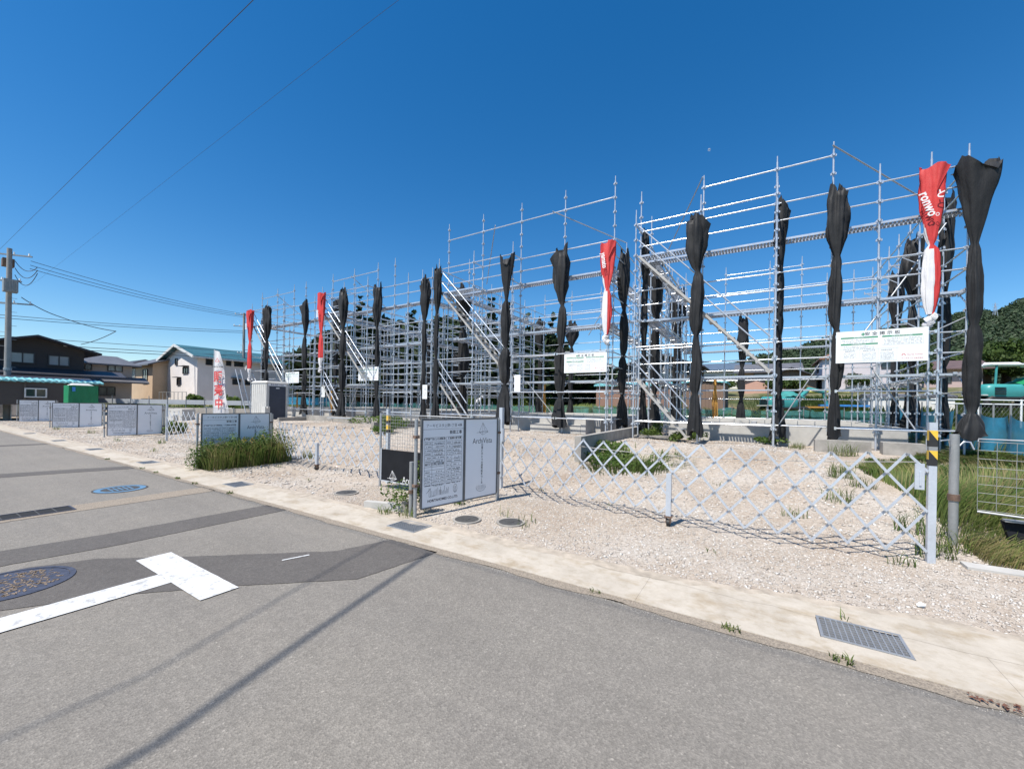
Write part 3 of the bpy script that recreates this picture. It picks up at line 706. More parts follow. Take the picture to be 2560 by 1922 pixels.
link('pipe', MB().tube((0, 0, -0.02), (0, 0, 0.72), 0.03, 12).mesh('pipe', 'greypost'), t2); link('clamp', MB().tube((0, 0, 0.3), (0, 0, 0.35), 0.038, 12).mesh('clamp', 'rust'), t2)
t = fence_panel('large wire mesh fence panel before the tall grass, above a black board', (2.0, 6.3), (3.95, 5.95), 0.46, 1.19, 0.13, 0.09, posts=(0, 1))
link('bottom_rail', MB().tube((0, 0, 0.44), (2.0, 0, 0.4), 0.012, 8).mesh('bottom_rail', 'galvd'), t)
t3 = thing('fence_post', 'thick dull grey pipe post beside the striped gate post', 'post', (1.83, 6.33, 0))
link('pipe', MB().tube((0, 0, -0.02), (0, 0, 1.26), 0.04, 16).mesh('pipe', 'greypost'), t3)
link('clamp', MB().tube((0, 0, 0.53), (0, 0, 0.6), 0.05, 16).mesh('clamp', 'rust'), t3)
link('hook', MB().path([(0.03, 0, 1.12), (0.07, 0, 1.18), (0.12, 0, 1.18), (0.15, 0, 1.1)], 0.008, 6).mesh('hook', 'galv'), t3)
link('hook', MB().path([(-0.03, 0, 1.12), (-0.07, -0.1, 1.2), (-0.2, -0.35, 1.2)], 0.008, 6).mesh('hook', 'galv'), t3)
t4 = thing('black_gutter_board', 'black plastic board lying under the large wire mesh panel', 'board', (2.2, 6.35, 0))
link('board', MB().add([(0, 0, 0.36), (2.6, -0.25, 0.4), (2.6, -0.3, 0.2), (0.05, -0.02, 0.16), (0, 0.06, 0.36), (2.6, -0.19, 0.4), (2.6, -0.24, 0.2), (0.05, 0.04, 0.16)], [(0, 3, 2, 1), (4, 5, 6, 7), (0, 1, 5, 4), (3, 7, 6, 2), (0, 4, 7, 3), (1, 2, 6, 5)]).mesh('board', 'darkboard'), t4)
link('lip', MB().bar((0, -0.02, 0.375), (2.6, -0.27, 0.415), 0.09, 0.02).mesh('lip', 'greypost'), t4)
t5 = thing('steel_strip', 'thin bent metal strip in the grass under the mesh panel', 'metal strip', (2.45, 6.15, 0.02))
link('strip', MB().bar((0, 0, 0.2), (0.28, -0.2, 0.0), 0.014, 0.01).mesh('strip', 'galvd'), t5)
fence_panel('low wire mesh panel behind the weedy signboard near the portable toilet', (-16.6, 6.3), (-14.7, 6.3), 0.55, 1.2, 0.075, 0.075, posts=(1, 1))
# concrete kerb at the right edge beyond the grass
t = thing('kerb_block', 'pale concrete kerb running right from the striped gate post', 'kerb', (1.7, 5.55, 0))
link('block', MB().box(0, 4.0, -0.02, 0.16, -0.05, 0.035).mesh('block', 'found'), t)
t = thing('kerb_block', 'broken concrete kerb left of the large signboard post', 'kerb', (-4.75, 3.72, 0), 0.28)
link('block', MB().box(0, 0.62, 0, 0.09, -0.05, 0.1).mesh('block', 'found'), t); link('end_block', MB().box(0.62, 0.7, -0.02, 0.12, -0.05, 0.16).mesh('end_block', 'wallcon'), t)

# ---------------------------------------------------------------- scaffolds
LV = (2.4, 4.3, 6.2)
_pm = {}
def post_mesh(h, r=0.0225):
    k = round(h, 2)
    if k not in _pm:
        mb = MB(); mb.tube((0, 0, 0.06), (0, 0, h), r, 8)
        mb.tube((0, 0, h), (0, 0, h + 0.16), r * 0.72, 8)
        z = 0.5
        while z < h:
            mb.tube((0, 0, z - 0.012), (0, 0, z + 0.012), 0.047, 8)
            for q in range(4):
                a = q * math.pi / 2; c, s_ = math.cos(a), math.sin(a)
                mb.bar((c * 0.03, s_ * 0.03, z - 0.03), (c * 0.062, s_ * 0.062, z - 0.03), 0.034, 0.045)
            z += 0.475
        mb.tube((0, 0, 0.0), (0, 0, 0.1), 0.017, 8)
        mb.box(-0.06, 0.06, -0.06, 0.06, 0, 0.008)
        _pm[k] = mb.mesh('post', 'galv')
    return _pm[k]
_rm = {}
def rail_mesh(L, r=0.0198, mat='galvrail'):
    k = (round(L, 2), r, mat)
    if k not in _rm:
        mb = MB(); mb.tube((0.03, 0, 0), (L - 0.03, 0, 0), r, 8)
        for x in (0.045, L - 0.045): mb.box(x - 0.02, x + 0.02, -0.022, 0.022, -0.035, 0.035)
        _rm[k] = mb.mesh('rail', mat)
    return _rm[k]
_dm = {}
def deck_mesh(L, w=0.4):
    k = (round(L, 2), w)
    if k not in _dm:
        mb = MB(); mb.box(0.04, L - 0.04, 0, 0.022, -0.05, 0.004); mb.box(0.04, L - 0.04, w - 0.022, w, -0.05, 0.004)
        n = int(L / 0.085)
        for i in range(n):
            x = 0.06 + (L - 0.12) * (i + 0.5) / n; mb.box(x - 0.026, x + 0.026, 0.022, w - 0.022, -0.012, 0.0)
        mb.box(0.04, L - 0.04, w / 2 - 0.012, w / 2 + 0.012, -0.045, -0.013)
        for x in (0.04, L - 0.04): mb.box(x - 0.025, x + 0.015, 0.03, 0.09, -0.02, 0.03); mb.box(x - 0.025, x + 0.015, w - 0.09, w - 0.03, -0.02, 0.03)
        _dm[k] = mb.mesh('deck_plank', 'galv')
    return _dm[k]
_bm = MB(); _bm.bar((0.02, 0, 0), (0.47, 0, 0), 0.035, 0.04); _bm.bar((0.02, 0, -0.28), (0.4, 0, -0.01), 0.022, 0.022); _bm.bar((0.47, 0, -0.03), (0.47, 0, 0.08), 0.03, 0.03)
BRK = _bm.mesh('bracket', 'galv')

def scaffold(label, x0, y0, bays, depth, tall, tall_h, guard, guard_z, low_row, brace_list, stair_w=0.6, inner=(1, 1), open_right=False):
    t = thing('scaffold', label, 'scaffolding', (x0, y0, 0), group='steel scaffolds around the four house plots')
    xs = [0]; [xs.append(xs[-1] + b) for b in bays]; ys = [0]; [ys.append(ys[-1] + b) for b in depth]
    W, D = xs[-1], ys[-1]
    def P(x, y, top):
        g = float(H(x0 + x, y0 + y)); return link('post', post_mesh(round((top - g) * 4) / 4 if False else top - 0.5), t, (x, y, 0.5 if abs(g - 0.5) < 0.12 else g))
    def rail(x, y, z, L, axis, nm='rail'): return link(nm, rail_mesh(L), t, (x, y, z), 0 if axis == 'x' else math.pi / 2)
    for i, x in enumerate(xs):
        P(x, 0, tall_h if i in tall else 7.45)
        P(x, D, 8.3 if i in tall else 7.4)
    for j, y in enumerate(ys[1:-1]):
        P(0, y, 8.1 if (j == 0 and 0 in tall) else 7.4); P(W, y, 7.4)
    # inner rows carry the planks at the sides
    if inner[0]:
        for y in ys[1:-1]: P(0.62, y, 6.35)
    if inner[1]:
        for y in ys[1:-1]: P(W - 0.62, y, 2.45 if open_right else 6.35)
    for i, b in enumerate(bays):
        for L in LV:
            for dz in (0.475, 0.95):
                rail(xs[i], 0, L + dz, b, 'x'); rail(xs[i], D, L + dz, b, 'x')
        rail(xs[i], 0, 1.06, b, 'x'); rail(xs[i], D, 1.06, b, 'x'); rail(xs[i], D, 1.97, b, 'x')
        if i in guard: rail(xs[i], 0, guard_z, b, 'x', 'guard_rail'); rail(xs[i], D, 8.05, b, 'x', 'guard_rail')
        for L in LV:
            link('deck_plank', deck_mesh(b), t, (xs[i], 0.07, L)); link('deck_plank', deck_mesh(b), t, (xs[i], D - 0.47, L))
    for j, b in enumerate(depth):
        for L in LV:
            for dz in (0.475, 0.95):
                for x in (0, W): rail(x, ys[j], L + dz, b, 'y')
            if j not in (0, len(depth) - 1) or True:
                link('deck_plank', deck_mesh(b), t, (0.5, ys[j], L), math.pi / 2)
                if not (open_right and L > 3): link('deck_plank', deck_mesh(b), t, (W - 0.1, ys[j], L), math.pi / 2)
        for x in (0, W): rail(x, ys[j], 1.06, b, 'y'); rail(x, ys[j], 1.97, b, 'y')
        if inner[0]:
            for L in LV: rail(0.62, ys[j], L - 0.05, b, 'y')
        if inner[1]:
            for L in (LV[:1] if open_right else LV): rail(W - 0.62, ys[j], L - 0.05, b, 'y')
    for L in LV:
        for x in xs:
            link('bracket', BRK, t, (x, 0, L - 0.03), math.pi / 2); link('bracket', BRK, t, (x, D, L - 0.03), -math.pi / 2)
        for y in ys[1:-1]:
            if inner[0]: rail(0, y, L - 0.05, 0.62, 'x')
            else: link('bracket', BRK, t, (0, y, L - 0.03), 0)
            if inner[1] and not (open_right and L > 3): rail(W - 0.62, y, L - 0.05, 0.62, 'x')
            else: link('bracket', BRK, t, (W, y, L - 0.03), math.pi)
    # outer stair bay over the first two bays
    sx = [0.0, xs[1], xs[2]]
    for x in sx: P(x, -stair_w, 7.45)
    for i in range(2):
        b = bays[i]
        for z in (7.15, 1.06): rail(sx[i], -stair_w, z, b, 'x')
        if i == 0: rail(sx[i], -stair_w, 3.35, b, 'x')
        link('deck_plank', deck_mesh(b), t, (sx[i], -stair_w + 0.08, 2.4 if i == 1 else 6.2))
    for x in sx:
        for z in (1.06, 2.35, 4.25, 6.15, 7.15): rail(x, -stair_w, z, stair_w, 'y')
    def flight(xa, za, xb, zb, rails=True):
        ya, yb = -stair_w + 0.06, -0.08
        for y in (ya, yb): link('stair_stringer', MB().bar((xa, y, za), (xb, y, zb), 0.03, 0.065).mesh('stair_stringer', 'stringer'), t)
        n = max(3, int(abs(za - zb) / 0.24)); tm = MB()
        tm.box(-0.1, 0.1, 0, yb - ya, -0.018, 0.0); tm = tm.mesh('tread', 'galvd')
        for k in range(1, n):
            q = k / n; link('tread', tm, t, (xa + (xb - xa) * q, ya, za + (zb - za) * q))
        if rails:
            for dz in (0.48, 0.92): link('stair_handrail', MB().tube((xa, ya - 0.04, za + dz), (xb, ya - 0.04, zb + dz), 0.019, 8).mesh('stair_handrail', 'galv'), t)
    flight(0.08, 6.18, sx[2] - 0.1, 2.5)
    flight(0.05, 2.38, 1.55, 0.62)
    # low outer row with the notice board
    for i in low_row[0]: P(xs[i], -stair_w, 3.35)
    for i in low_row[1]:
        b = xs[low_row[1][i]] - xs[i] if isinstance(low_row[1], dict) else bays[i]
        for z in (1.06, 1.97, 3.3): rail(xs[i], -stair_w, z, b, 'x')
    for a, b, r in brace_list: link('brace', MB().tube(a, b, r, 7).mesh('brace', 'galvd'), t)
    return t

B = [1.83, 1.83, 1.22, 0.91, 0.91, 0.61]
Dp = [1.45, 1.83, 0.91, 1.22, 1.22, 1.22, 1.3]
def rel(x0, y0, pts): return [((a[0] - x0, a[1] - y0, a[2]), (b[0] - x0, b[1] - y0, b[2]), r) for a, b, r in pts]
scaffold('closest steel scaffold, with gleaming rails and a large safety notice board', -3.35, 13.15, B, Dp, (0, 1, 2, 3), 8.3, (1, 2), 8.1,
         ([5], {3: 5}), rel(-3.35, 13.15, [((1.5, 13.1, 8.35), (3.95, 14.6, 6.7), 0.018), ((-1.55, 13.1, 8.4), (-3.35, 16.6, 7.3), 0.018), ((1.3, 13.1, 2.7), (0.45, 13.1, 1.1), 0.016), ((3.1, 12.6, 3.2), (4.0, 13.2, 3.7), 0.016),
         ((3.95, 14.4, 6.3), (2.1, 13.2, 3.3), 0.018), ((3.0, 12.55, 1.1), (2.3, 13.0, 2.6), 0.016), ((-3.35, 17, 3), (-3.35, 20, 6), 0.016)]), open_right=True)
scaffold('wide scaffold with five very tall front posts, second from the closest', -11.6, 13.3, [1.83, 1.83, 1.84, 1.83], Dp, (0, 1, 2, 3, 4), 9.15, (0, 1, 2, 3), 8.6,
         ([4], {2: 3, 3: 4}), rel(-11.6, 13.3, [((-6.6, 13.25, 8.65), (-4.3, 14.9, 7.6), 0.018), ((-9.15, 13.25, 8.7), (-11.5, 16, 7.4), 0.018), ((-5.8, 15, 4.3), (-4.6, 15, 6.2), 0.016), ((-7.6, 13.3, 2.4), (-6.4, 13.3, 1.1), 0.014)]))
scaffold('steel scaffold with red banner at its stair corner, third from the closest', -19.9, 13.35, B, Dp, (0, 1, 2, 3), 8.3, (0, 1), 8.05,
         ([5], {3: 5}), rel(-19.9, 13.35, [((-18.3, 13.3, 8.1), (-17.1, 14.6, 6.6), 0.018), ((-17.5, 12.75, 1.1), (-15.7, 12.75, 4.3), 0.016)]))
scaffold('farthest steel scaffold, standing behind the portable toilet', -27.4, 13.4, B, Dp, (0, 1, 2, 3), 8.3, (0, 1), 8.05,
         ([5], {3: 5}), rel(-27.4, 13.4, [((-25.6, 13.3, 8.1), (-24.4, 14.6, 6.6), 0.018)]))
# a few gathered poles of another scaffold beyond, seen over the field side
# ---------------------------------------------------------------- rolled mesh sheets
def bundle(label, x, y, zt, zb, ties, w=0.5, rot=0.0, seed=1, mat='mesh', name='mesh_sheet', flare=1.0, group='black mesh sheets tied to the scaffold posts', cat='mesh sheet', topw=None, botw=None, lean=0.0):
    r_ = random.Random(seed); n = 30; ties = [q_ + r_.uniform(-0.14, 0.14) for q_ in ties]
    zs = []; z = zt
    ends = [zt] + list(ties) + [zb]
    prof = []; wt = (topw or w) * 0.86; wm = w * 0.52; wb = botw or w * 0.78
    segw = [r_.uniform(0.8, 1.15) for _ in ends]; skew = [r_.uniform(0.75, 1.35) for _ in ends]
    for i in range(len(ends) - 1):
        a, b = ends[i], ends[i + 1]
        m = 12
        for k in range(m + (1 if i == len(ends) - 2 else 0)):
            q = k / m; zz = a + (b - a) * q
            if i == 0 and len(ends) > 2:
                if flare > 1: wd = 0.1 + (wt - 0.1) * max(0, 1 - q) ** 0.9
                else: wd = 0.1 + (wt * segw[0] - 0.1) * max(0, math.sin(math.pi * (0.2 + 0.8 * q))) ** 0.85
            elif i == len(ends) - 2 and len(ends) > 2: wd = 0.1 + (wb * segw[i] - 0.1) * (q ** 0.65)
            else: wd = 0.1 + (wm * segw[i] - 0.1) * math.sin(math.pi * q ** skew[i]) ** 0.5
            prof.append((zz, wd, i))
    vs = []; ph = [r_.uniform(0, 6.28) for _ in range(6)]; amps = [r_.uniform(0.12, 0.27) for _ in range(6)]
    side = [r_.uniform(-0.10, 0.10) for _ in ends]
    for zz, wd, i in prof:
        damp = 0.35 if flare > 1 and i == 0 else 1.0
        cx_ = side[i] * wd + lean * (zt - zz) + 0.03 * noise.noise(Vector((seed, 0, zz * 0.9)))
        for k in range(n):
            a = 2 * math.pi * k / n
            pl = 1 + amps[0] * math.sin(5 * a + ph[0] + zz * 0.9) + amps[1] * math.sin(8 * a + ph[1] - zz * 1.3) + 0.6 * amps[2] * math.sin(13 * a + ph[2] + zz * 0.7)
            nz = noise.noise(Vector((math.cos(a) * 1.5 + seed, math.sin(a) * 1.5, zz * 2.2)))
            nz2 = noise.noise(Vector((a * 2.5, seed * 3.1, zz * 5))); pl = 1 + (pl * (1 + 0.1 * nz2) - 1) * damp; nz *= damp; rx = wd / 2 * (pl + 0.45 * nz); ry = wd / 2 * 0.6 * (pl + 0.45 * nz)
            zo = 0
            if zz == zt: zo = -0.16 * r_.random() + 0.16 * math.sin(2 * a + ph[3]) + 0.08 * math.sin(3 * a + ph[2])
            if zz == prof[-1][0]: zo = 0.09 * math.sin(2 * a + ph[4]) + 0.04 * r_.random()
            vs.append((cx_ + rx * math.cos(a), ry * math.sin(a), zz + zo))
    fs = []
    for i in range(len(prof) - 1):
        for k in range(n): fs.append((i * n + k, i * n + (k + 1) % n, (i + 1) * n + (k + 1) % n, (i + 1) * n + k))
    mb = MB(); mb.add(vs, fs, 0, True)
    t = thing(name, label, cat, (x, y, 0), rot, group)
    link('cloth', mb.mesh('cloth', mat), t)
    if (seed % 2 == 0 or w > 0.55) and flare == 1.0:      # loose flap thrown out at the top
        f = r_.choice((-1, 1)) * w * r_.uniform(0.55, 0.85); mb = MB(); nn = 6; V = []
        for a in range(nn):
            for b in range(nn):
                u, v_ = a / (nn - 1), b / (nn - 1)
                V.append((f * u * (1 - v_ * 0.9) * 1.0, 0.1 * math.sin(u * 4 + seed) * (1 - v_) - 0.03, zt - 0.02 - 0.25 * u * (1 - v_) - v_ * 1.25 + 0.04 * math.sin(u * 5)))
        F_ = [(a * nn + b, a * nn + b + 1, (a + 1) * nn + b + 1, (a + 1) * nn + b) for a in range(nn - 1) for b in range(nn - 1)]
        mb.add(V, F_, 0, True); link('loose_flap', mb.mesh('loose_flap', mat), t)
    return t
T3 = (5.45, 3.55, 1.95)
bs = [
 ('wide gathered black mesh sheet in the middle of the closest stair bay', -1.58, 12.45, 7.0, 0.75, T3, .56, 3, 1),
 ('slim black mesh sheet behind the bright post at the foot of the closest stairs', .42, 13.22, 7.25, 0.65, T3, .36, 4, 1),
 ('black mesh sheet left of the largest safety notice board', 1.62, 13.0, 7.2, 0.75, (5.4, 3.5, 1.9), .38, 5, 1),
 ('black mesh sheet with a wide flaring top on the outermost corner post', 4.02, 13.0, 7.1, 0.95, (5.35, 3.35, 1.6), .5, 8, 1),
 ('large black mesh sheet half hidden behind the red and white banner', 4.05, 14.75, 7.1, 0.9, (4.6, 2.7), .56, 9, 2),
 ('black mesh sheet on the side wall of the closest scaffold, next after the banner', 4.0, 17.1, 6.9, 0.9, (4.8, 2.8), .62, 11, 2),
 ('farthest black mesh sheet on the open side of the closest scaffold', 4.0, 19.0, 6.4, 0.9, (4.2, 2.3), .55, 13, 2),
 ('narrow black mesh sheet on the rear post by the top of the closest stairs', -3.25, 13.35, 7.2, 0.7, (5.5, 3.6, 1.9), .3, 15, 1),
 ('black mesh sheet hanging in the gap between the two closest scaffolds', -3.3, 15.26, 7.0, 0.8, (4.6, 2.0), .62, 16, 2),
 ('black mesh sheet deeper in the gap between the two closest scaffolds', -3.3, 19.6, 6.9, 0.8, (4.4, 2.2), .7, 17, 2),
 ('small distant black mesh sheet seen through the closest scaffold', -.77, 22.2, 6.0, 0.9, (3.4, 1.9), .5, 19, 1),
 ('black mesh sheet with a heart shaped top beside the second stairway', -8.15, 12.62, 7.05, 0.8, (5.3, 3.6, 2.2), .72, 20, 1),
 ('black mesh sheet with a flared skirt beside the second safety board', -6.12, 13.15, 7.15, 0.75, (5.2, 3.6, 1.75), .6, 21, 1),
 ('black mesh sheet right of the red banner on the second scaffold', -4.28, 14.5, 7.2, 0.75, (4.9, 3.2, 1.8), .55, 23, 2),
 ('ragged black mesh sheet on the shaded flank of the second scaffold', -11.6, 14.35, 6.9, 0.8, (4.9, 2.6), .7, 24, 2),
 ('distant black mesh sheet at the back of the second scaffold, nearer its stairs', -11.8, 22.3, 6.9, 0.8, (5.0, 2.9), .62, 25, 1),
 ('distant black mesh sheet at the back of the second scaffold, behind its safety board', -9.7, 22.3, 6.5, 0.8, (5.0, 1.9), .6, 27, 1),
 ('black mesh sheet on the corner post at the top of the second stairway', -11.65, 12.65, 7.25, 0.75, T3, .46, 28, 1),
 ('black mesh sheet just left of the second stairway', -13.0, 13.3, 7.2, 0.75, (5.2, 3.5, 1.9), .5, 30, 1),
 ('black mesh sheet with a small square top beside the third safety board', -16.05, 13.2, 7.3, 0.8, (5.3, 3.3, 1.8), .55, 31, 1),
 ('black mesh sheet at the foot of the stairway beside the slim red banner', -18.05, 12.7, 7.2, 0.75, (5.1, 3.6, 1.95), .6, 33, 1),
 ('black mesh sheet tucked behind the handrails beside the slim red banner', -20.2, 13.8, 7.2, 0.8, (4.8, 2.6), .5, 34, 1),
 ('black mesh sheet over the portable toilet, on the stair foot of the farthest scaffold', -25.5, 12.75, 7.2, 0.8, (5.2, 3.2, 1.9), .6, 36, 1),
 ('black mesh sheet behind another one, above the portable toilet', -27.5, 13.6, 7.0, 0.8, (4.9, 2.6), .55, 37, 1),
 ('black mesh sheet right of the portable toilet', -22.4, 13.3, 7.3, 0.8, (5.2, 3.3, 1.9), .62, 38, 1),
 ('small faraway black mesh sheet through the third scaffold', -26.0, 22.4, 6.9, 0.8, (5.0, 3.0), .6, 40, 1),
 ('faraway black mesh sheet behind the third safety board', -21.5, 22.4, 6.8, 0.8, (4.6, 2.1), .7, 41, 1),
 ('low faraway black mesh sheet near the third safety board', -18.9, 22.4, 5.2, 0.8, (3.2, 1.7), .6, 43, 1),
]
for lab, x, y, zt, zb, ties, w, sd, ax in bs:
    bundle(lab, x, y, zt, zb, ties, w, rot=0.0 if ax == 1 else math.pi / 2 * 0.6, seed=sd, topw=w * (1.7 if 'flaring' in lab else 1.0), flare=2.0 if 'flaring' in lab or 'heart' in lab else 1.0)

# ---------------------------------------------------------------- red and white banners
def banner(label, x, y, zt, zb, zm, w, seed, top_white=0.06, txt=None, white_low=0.45):
    n = 34; r_ = random.Random(seed); rows = 34
    t = thing('banner', label, 'banner', (x, y, 0), 0, 'red and white banners hanging from scaffold posts')
    vs = []; ph = [r_.uniform(0, 6.28) for _ in range(4)]; zz_ = [zt + (zb - zt) * k / rows for k in range(rows + 1)]
    for z in zz_:
        if z > zm: q = (zt - z) / (zt - zm); wd = 0.09 + (w - 0.09) * (1 - q) ** 0.55 * (0.92 + 0.2 * math.sin(3 * q))
        else:
            q = (zm - z) / (zm - zb); wd = 0.1 + (w * 0.6 - 0.1) * math.sin(math.pi * min(1, q * 1.04)) ** 0.4 if q < 0.97 else 0.12
            wd = max(wd, 0.1)
        for k in range(n):
            a = 2 * math.pi * k / n
            pl = 1 + 0.12 * math.sin(4 * a + ph[0] + z * 1.1) + 0.08 * math.sin(7 * a + ph[1] - z * 1.6) + 0.12 * noise.noise(Vector((math.cos(a) * 2 + seed, math.sin(a) * 2, z * 2.5)))
            pl += 0.1 * math.sin(11 * a + ph[3] + z * 2.3) + 0.16 * noise.noise(Vector((a * 1.6, seed, z * 4.5))); vs.append((wd / 2 * pl * math.cos(a), wd / 2 * 0.38 * pl * math.sin(a), z + (0.05 * math.sin(3 * a + ph[2]) if z == zt else 0)))
    mb = MB(); o = mb.add(vs, [])
    for i in range(rows):
        z = zz_[i]
        for k in range(n):
            a = 2 * math.pi * (k + 0.5) / n; xx = math.cos(a); front = math.sin(a) < 0
            if z > zm:
                q = (zt - z) / (zt - zm); white = xx < -1.35 + 0.95 * q ** 2 and front or (not front and q > 0.7)
            else: white = white_low is not None and xx < white_low
            if txt == 'short': white = z < zb + 0.5
            mb.f.append((i * n + k, i * n + (k + 1) % n, (i + 1) * n + (k + 1) % n, (i + 1) * n + k)); mb.m.append(1 if white else 0); mb.sm.append(True)
    link('cloth', mb.mesh('cloth', ['red', 'white']), t)
    mb = MB(); vs = []
    for k in range(5):
        z = zb - 0.02 - 0.05 * k; mb.tube((r_.uniform(-.03, .03), 0, z), (r_.uniform(-.08, .08), 0.02, z - 0.05), 0.09 + 0.02 * r_.random(), 9)
    link('tied_end', mb.mesh('tied_end', 'white'), t)
    # folded corner over the top
    mb = MB(); V = []; nn = 6
    for a in range(nn):
        for b in range(nn):
            u, v_ = a / (nn - 1), b / (nn - 1); V.append((w * (0.1 + 0.5 * u * (1 - v_)), -w * 0.26 - 0.05 * math.sin(u * 5) * (1 - v_), zt + 0.03 - 0.1 * u - 0.55 * v_))
    mb.add(V, [(a * nn + b, a * nn + b + 1, (a + 1) * nn + b + 1, (a + 1) * nn + b) for a in range(nn - 1) for b in range(nn - 1)], 0, True)
    link('folded_corner', mb.mesh('folded_corner', 'red'), t)
    return t
bn = banner('large red and white banner above the right end of the largest safety board', 3.3, 12.9, 7.15, 3.75, 5.35, 0.47, 5)
def btext(t, s, x, y, z, size, rz=0, bold=0.004, ang=0.0):
    o = link('lettering', text_mesh(s, size, 'whiteink', 'CENTER', 0.8, bold), t, (x, y, z), rot=(R(90), 0, rz)); o.rotation_euler = (Matrix.Rotation(rz, 4, 'Z') @ Matrix.Rotation(R(90), 4, 'X') @ Matrix.Rotation(ang, 4, 'Z')).to_euler(); return o
btext(bn, 'ronwo', -0.1, -0.165, 6.25, 0.27, 0.1, 0.006, -1.25); btext(bn, 'と', 0.1, -0.17, 6.42, 0.2, 0, 0.006, -0.2)
btext(bn, '○', 0.06, -0.145, 5.98, 0.1, 0, 0.002)
bn = banner('red and white banner right of the second safety board', -4.42, 13.05, 7.0, 3.9, 5.4, 0.5, 7, white_low=0.25)
btext(bn, 'yamato', -0.06, -0.19, 6.35, 0.22, 0.1, 0.006, -1.45)
bn = banner('slim red banner with white lettering at the corner of the third scaffold', -19.75, 12.6, 7.2, 3.35, 5.05, 0.6, 9, txt='short')
btext(bn, 'noz', -0.03, -0.2, 6.1, 0.33, 0.1, 0.008, -1.5)
bn = banner('red banner flaring at its foot on the farthest scaffold corner', -27.2, 12.6, 7.1, 3.0, 5.1, 0.68, 12, txt='short')
btext(bn, 'nou', -0.03, -0.22, 6.1, 0.3, 0.1, 0.008, -1.5); btext(bn, 'OT', 0, -0.2, 3.5, 0.24, 0, 0.008, 0.5)

# ---------------------------------------------------------------- safety notice boards
def safety_board(label, x0, x1, y, z0, z1, warp=0.0):
    t = thing('safety_board', label, 'notice board', (x0, y, z0), -0.0, 'white safety notice boards on the scaffolds')
    W, Hh = x1 - x0, z1 - z0
    bd = link('board', MB().box(0, W, -0.004, 0.006, 0, Hh).mesh('board', 'board'), t)
    def q(nm, me, x, z, off=0.001): return link(nm, me, bd, (x, -0.0045 - off, z), rot=(R(90), 0, 0))
    s_ = W / 1.55
    cr = MB(); cr.box(-0.035 * s_, 0.035 * s_, -0.011 * s_, 0.011 * s_, 0, 0.001); cr.box(-0.011 * s_, 0.011 * s_, -0.035 * s_, 0.035 * s_, 0, 0.0012)
    q('green_cross', cr.mesh('green_cross', 'green'), W * 0.31, Hh * 0.885)
    q('lettering', text_mesh('安 全 掲 示 板', 0.088 * s_, 'ink', 'CENTER', 1.12, 0.001), W * 0.52, Hh * 0.885)
    gb = MB(); gb.quad((0, 0, 0), (W * 0.42, 0, 0), (W * 0.42, Hh * 0.042, 0), (0, Hh * 0.042, 0)); gb2 = gb.mesh('green_bar', 'green')
    q('green_bar', gb2, W * 0.055, Hh * 0.765); q('green_bar', gb2, W * 0.055, Hh * 0.56); q('green_bar', gb2, W * 0.52, Hh * 0.765)
    q('lettering', text_mesh('施工体制台帳', 0.028 * s_, 'whiteink'), W * 0.26, Hh * 0.786, 0.002)
    q('lettering', text_mesh('労働保険関係成立票', 0.028 * s_, 'whiteink'), W * 0.26, Hh * 0.581, 0.002)
    q('lettering', text_mesh('作業主任者の選任及び職務', 0.028 * s_, 'whiteink'), W * 0.73, Hh * 0.786, 0.002)
    for cx_, s in ((0.165, '建築確認済証'), (0.38, '建設業の許可票'), (0.57, '安全衛生目標')): q('lettering', text_mesh(s, 0.03 * s_, 'inkgrey'), W * cx_, Hh * 0.365, 0.001)
    r_ = random.Random(3); tm = MB()
    for (a, b, z1_, z0_, st) in ((0.07, 0.46, 0.735, 0.64, 0.045), (0.09, 0.44, 0.53, 0.44, 0.045), (0.54, 0.94, 0.735, 0.56, 0.042), (0.09, 0.25, 0.31, 0.16, 0.035), (0.3, 0.46, 0.31, 0.08, 0.03), (0.5, 0.65, 0.31, 0.08, 0.03)):
        z = z1_
        while z > z0_: textrows(tm, W * a, W * b, Hh * z - Hh * st * 0.6, Hh * st * 0.5, r_, dens=0.6); z -= st
    q('small_print', tm.mesh('small_print', 'inkgrey'), 0, 0)
    segs = [(W * a, Hh * b, W * c, Hh * d) for a, b, c, d in ((.05, .42, .7, .42), (.05, .05, .05, .42), (.27, .05, .27, .42), (.48, .05, .48, .42), (.68, .05, .68, .45), (.05, .05, .68, .05), (.05, .62, .05, .74), (.52, .52, .95, .52), (.95, .52, .95, .74))]
    q('ruled_lines', lines_mesh(segs, 0.0025, 'inkgrey', 'ruled_lines'), 0, 0)
    rg = MB()
    for k in range(11):
        a, b = -0.6 + k * 0.4, -0.6 + (k + 1) * 0.4; r0, r1 = 0.02 * s_, 0.032 * s_
        rg.quad((r0 * math.cos(a), r0 * math.sin(a), 0), (r1 * math.cos(a), r1 * math.sin(a), 0), (r1 * math.cos(b), r1 * math.sin(b), 0), (r0 * math.cos(b), r0 * math.sin(b), 0))
    q('emblem', rg.mesh('emblem', 'redink'), W * 0.75, Hh * 0.19); q('lettering', text_mesh('Horita homes', 0.044 * s_, 'redink', 'LEFT'), W * 0.785, Hh * 0.2)
    q('lettering', text_mesh('ホリタホームズ株式会社', 0.032 * s_, 'redink'), W * 0.84, Hh * 0.09)
    for x in (0.02, W * 0.33, W * 0.66, W - 0.02): link('tie_wire', MB().tube((x, 0, Hh - 0.02), (x, 0.03, Hh + 0.06), 0.003, 5).mesh('tie_wire', 'wire'), t)
    return t
safety_board('largest white safety notice board, on the closest scaffold', 1.52, 3.1, 12.18, 2.62, 3.36)
safety_board('white safety notice board between mesh sheet and red banner of the second scaffold', -5.74, -4.24, 12.62, 2.62, 3.26)
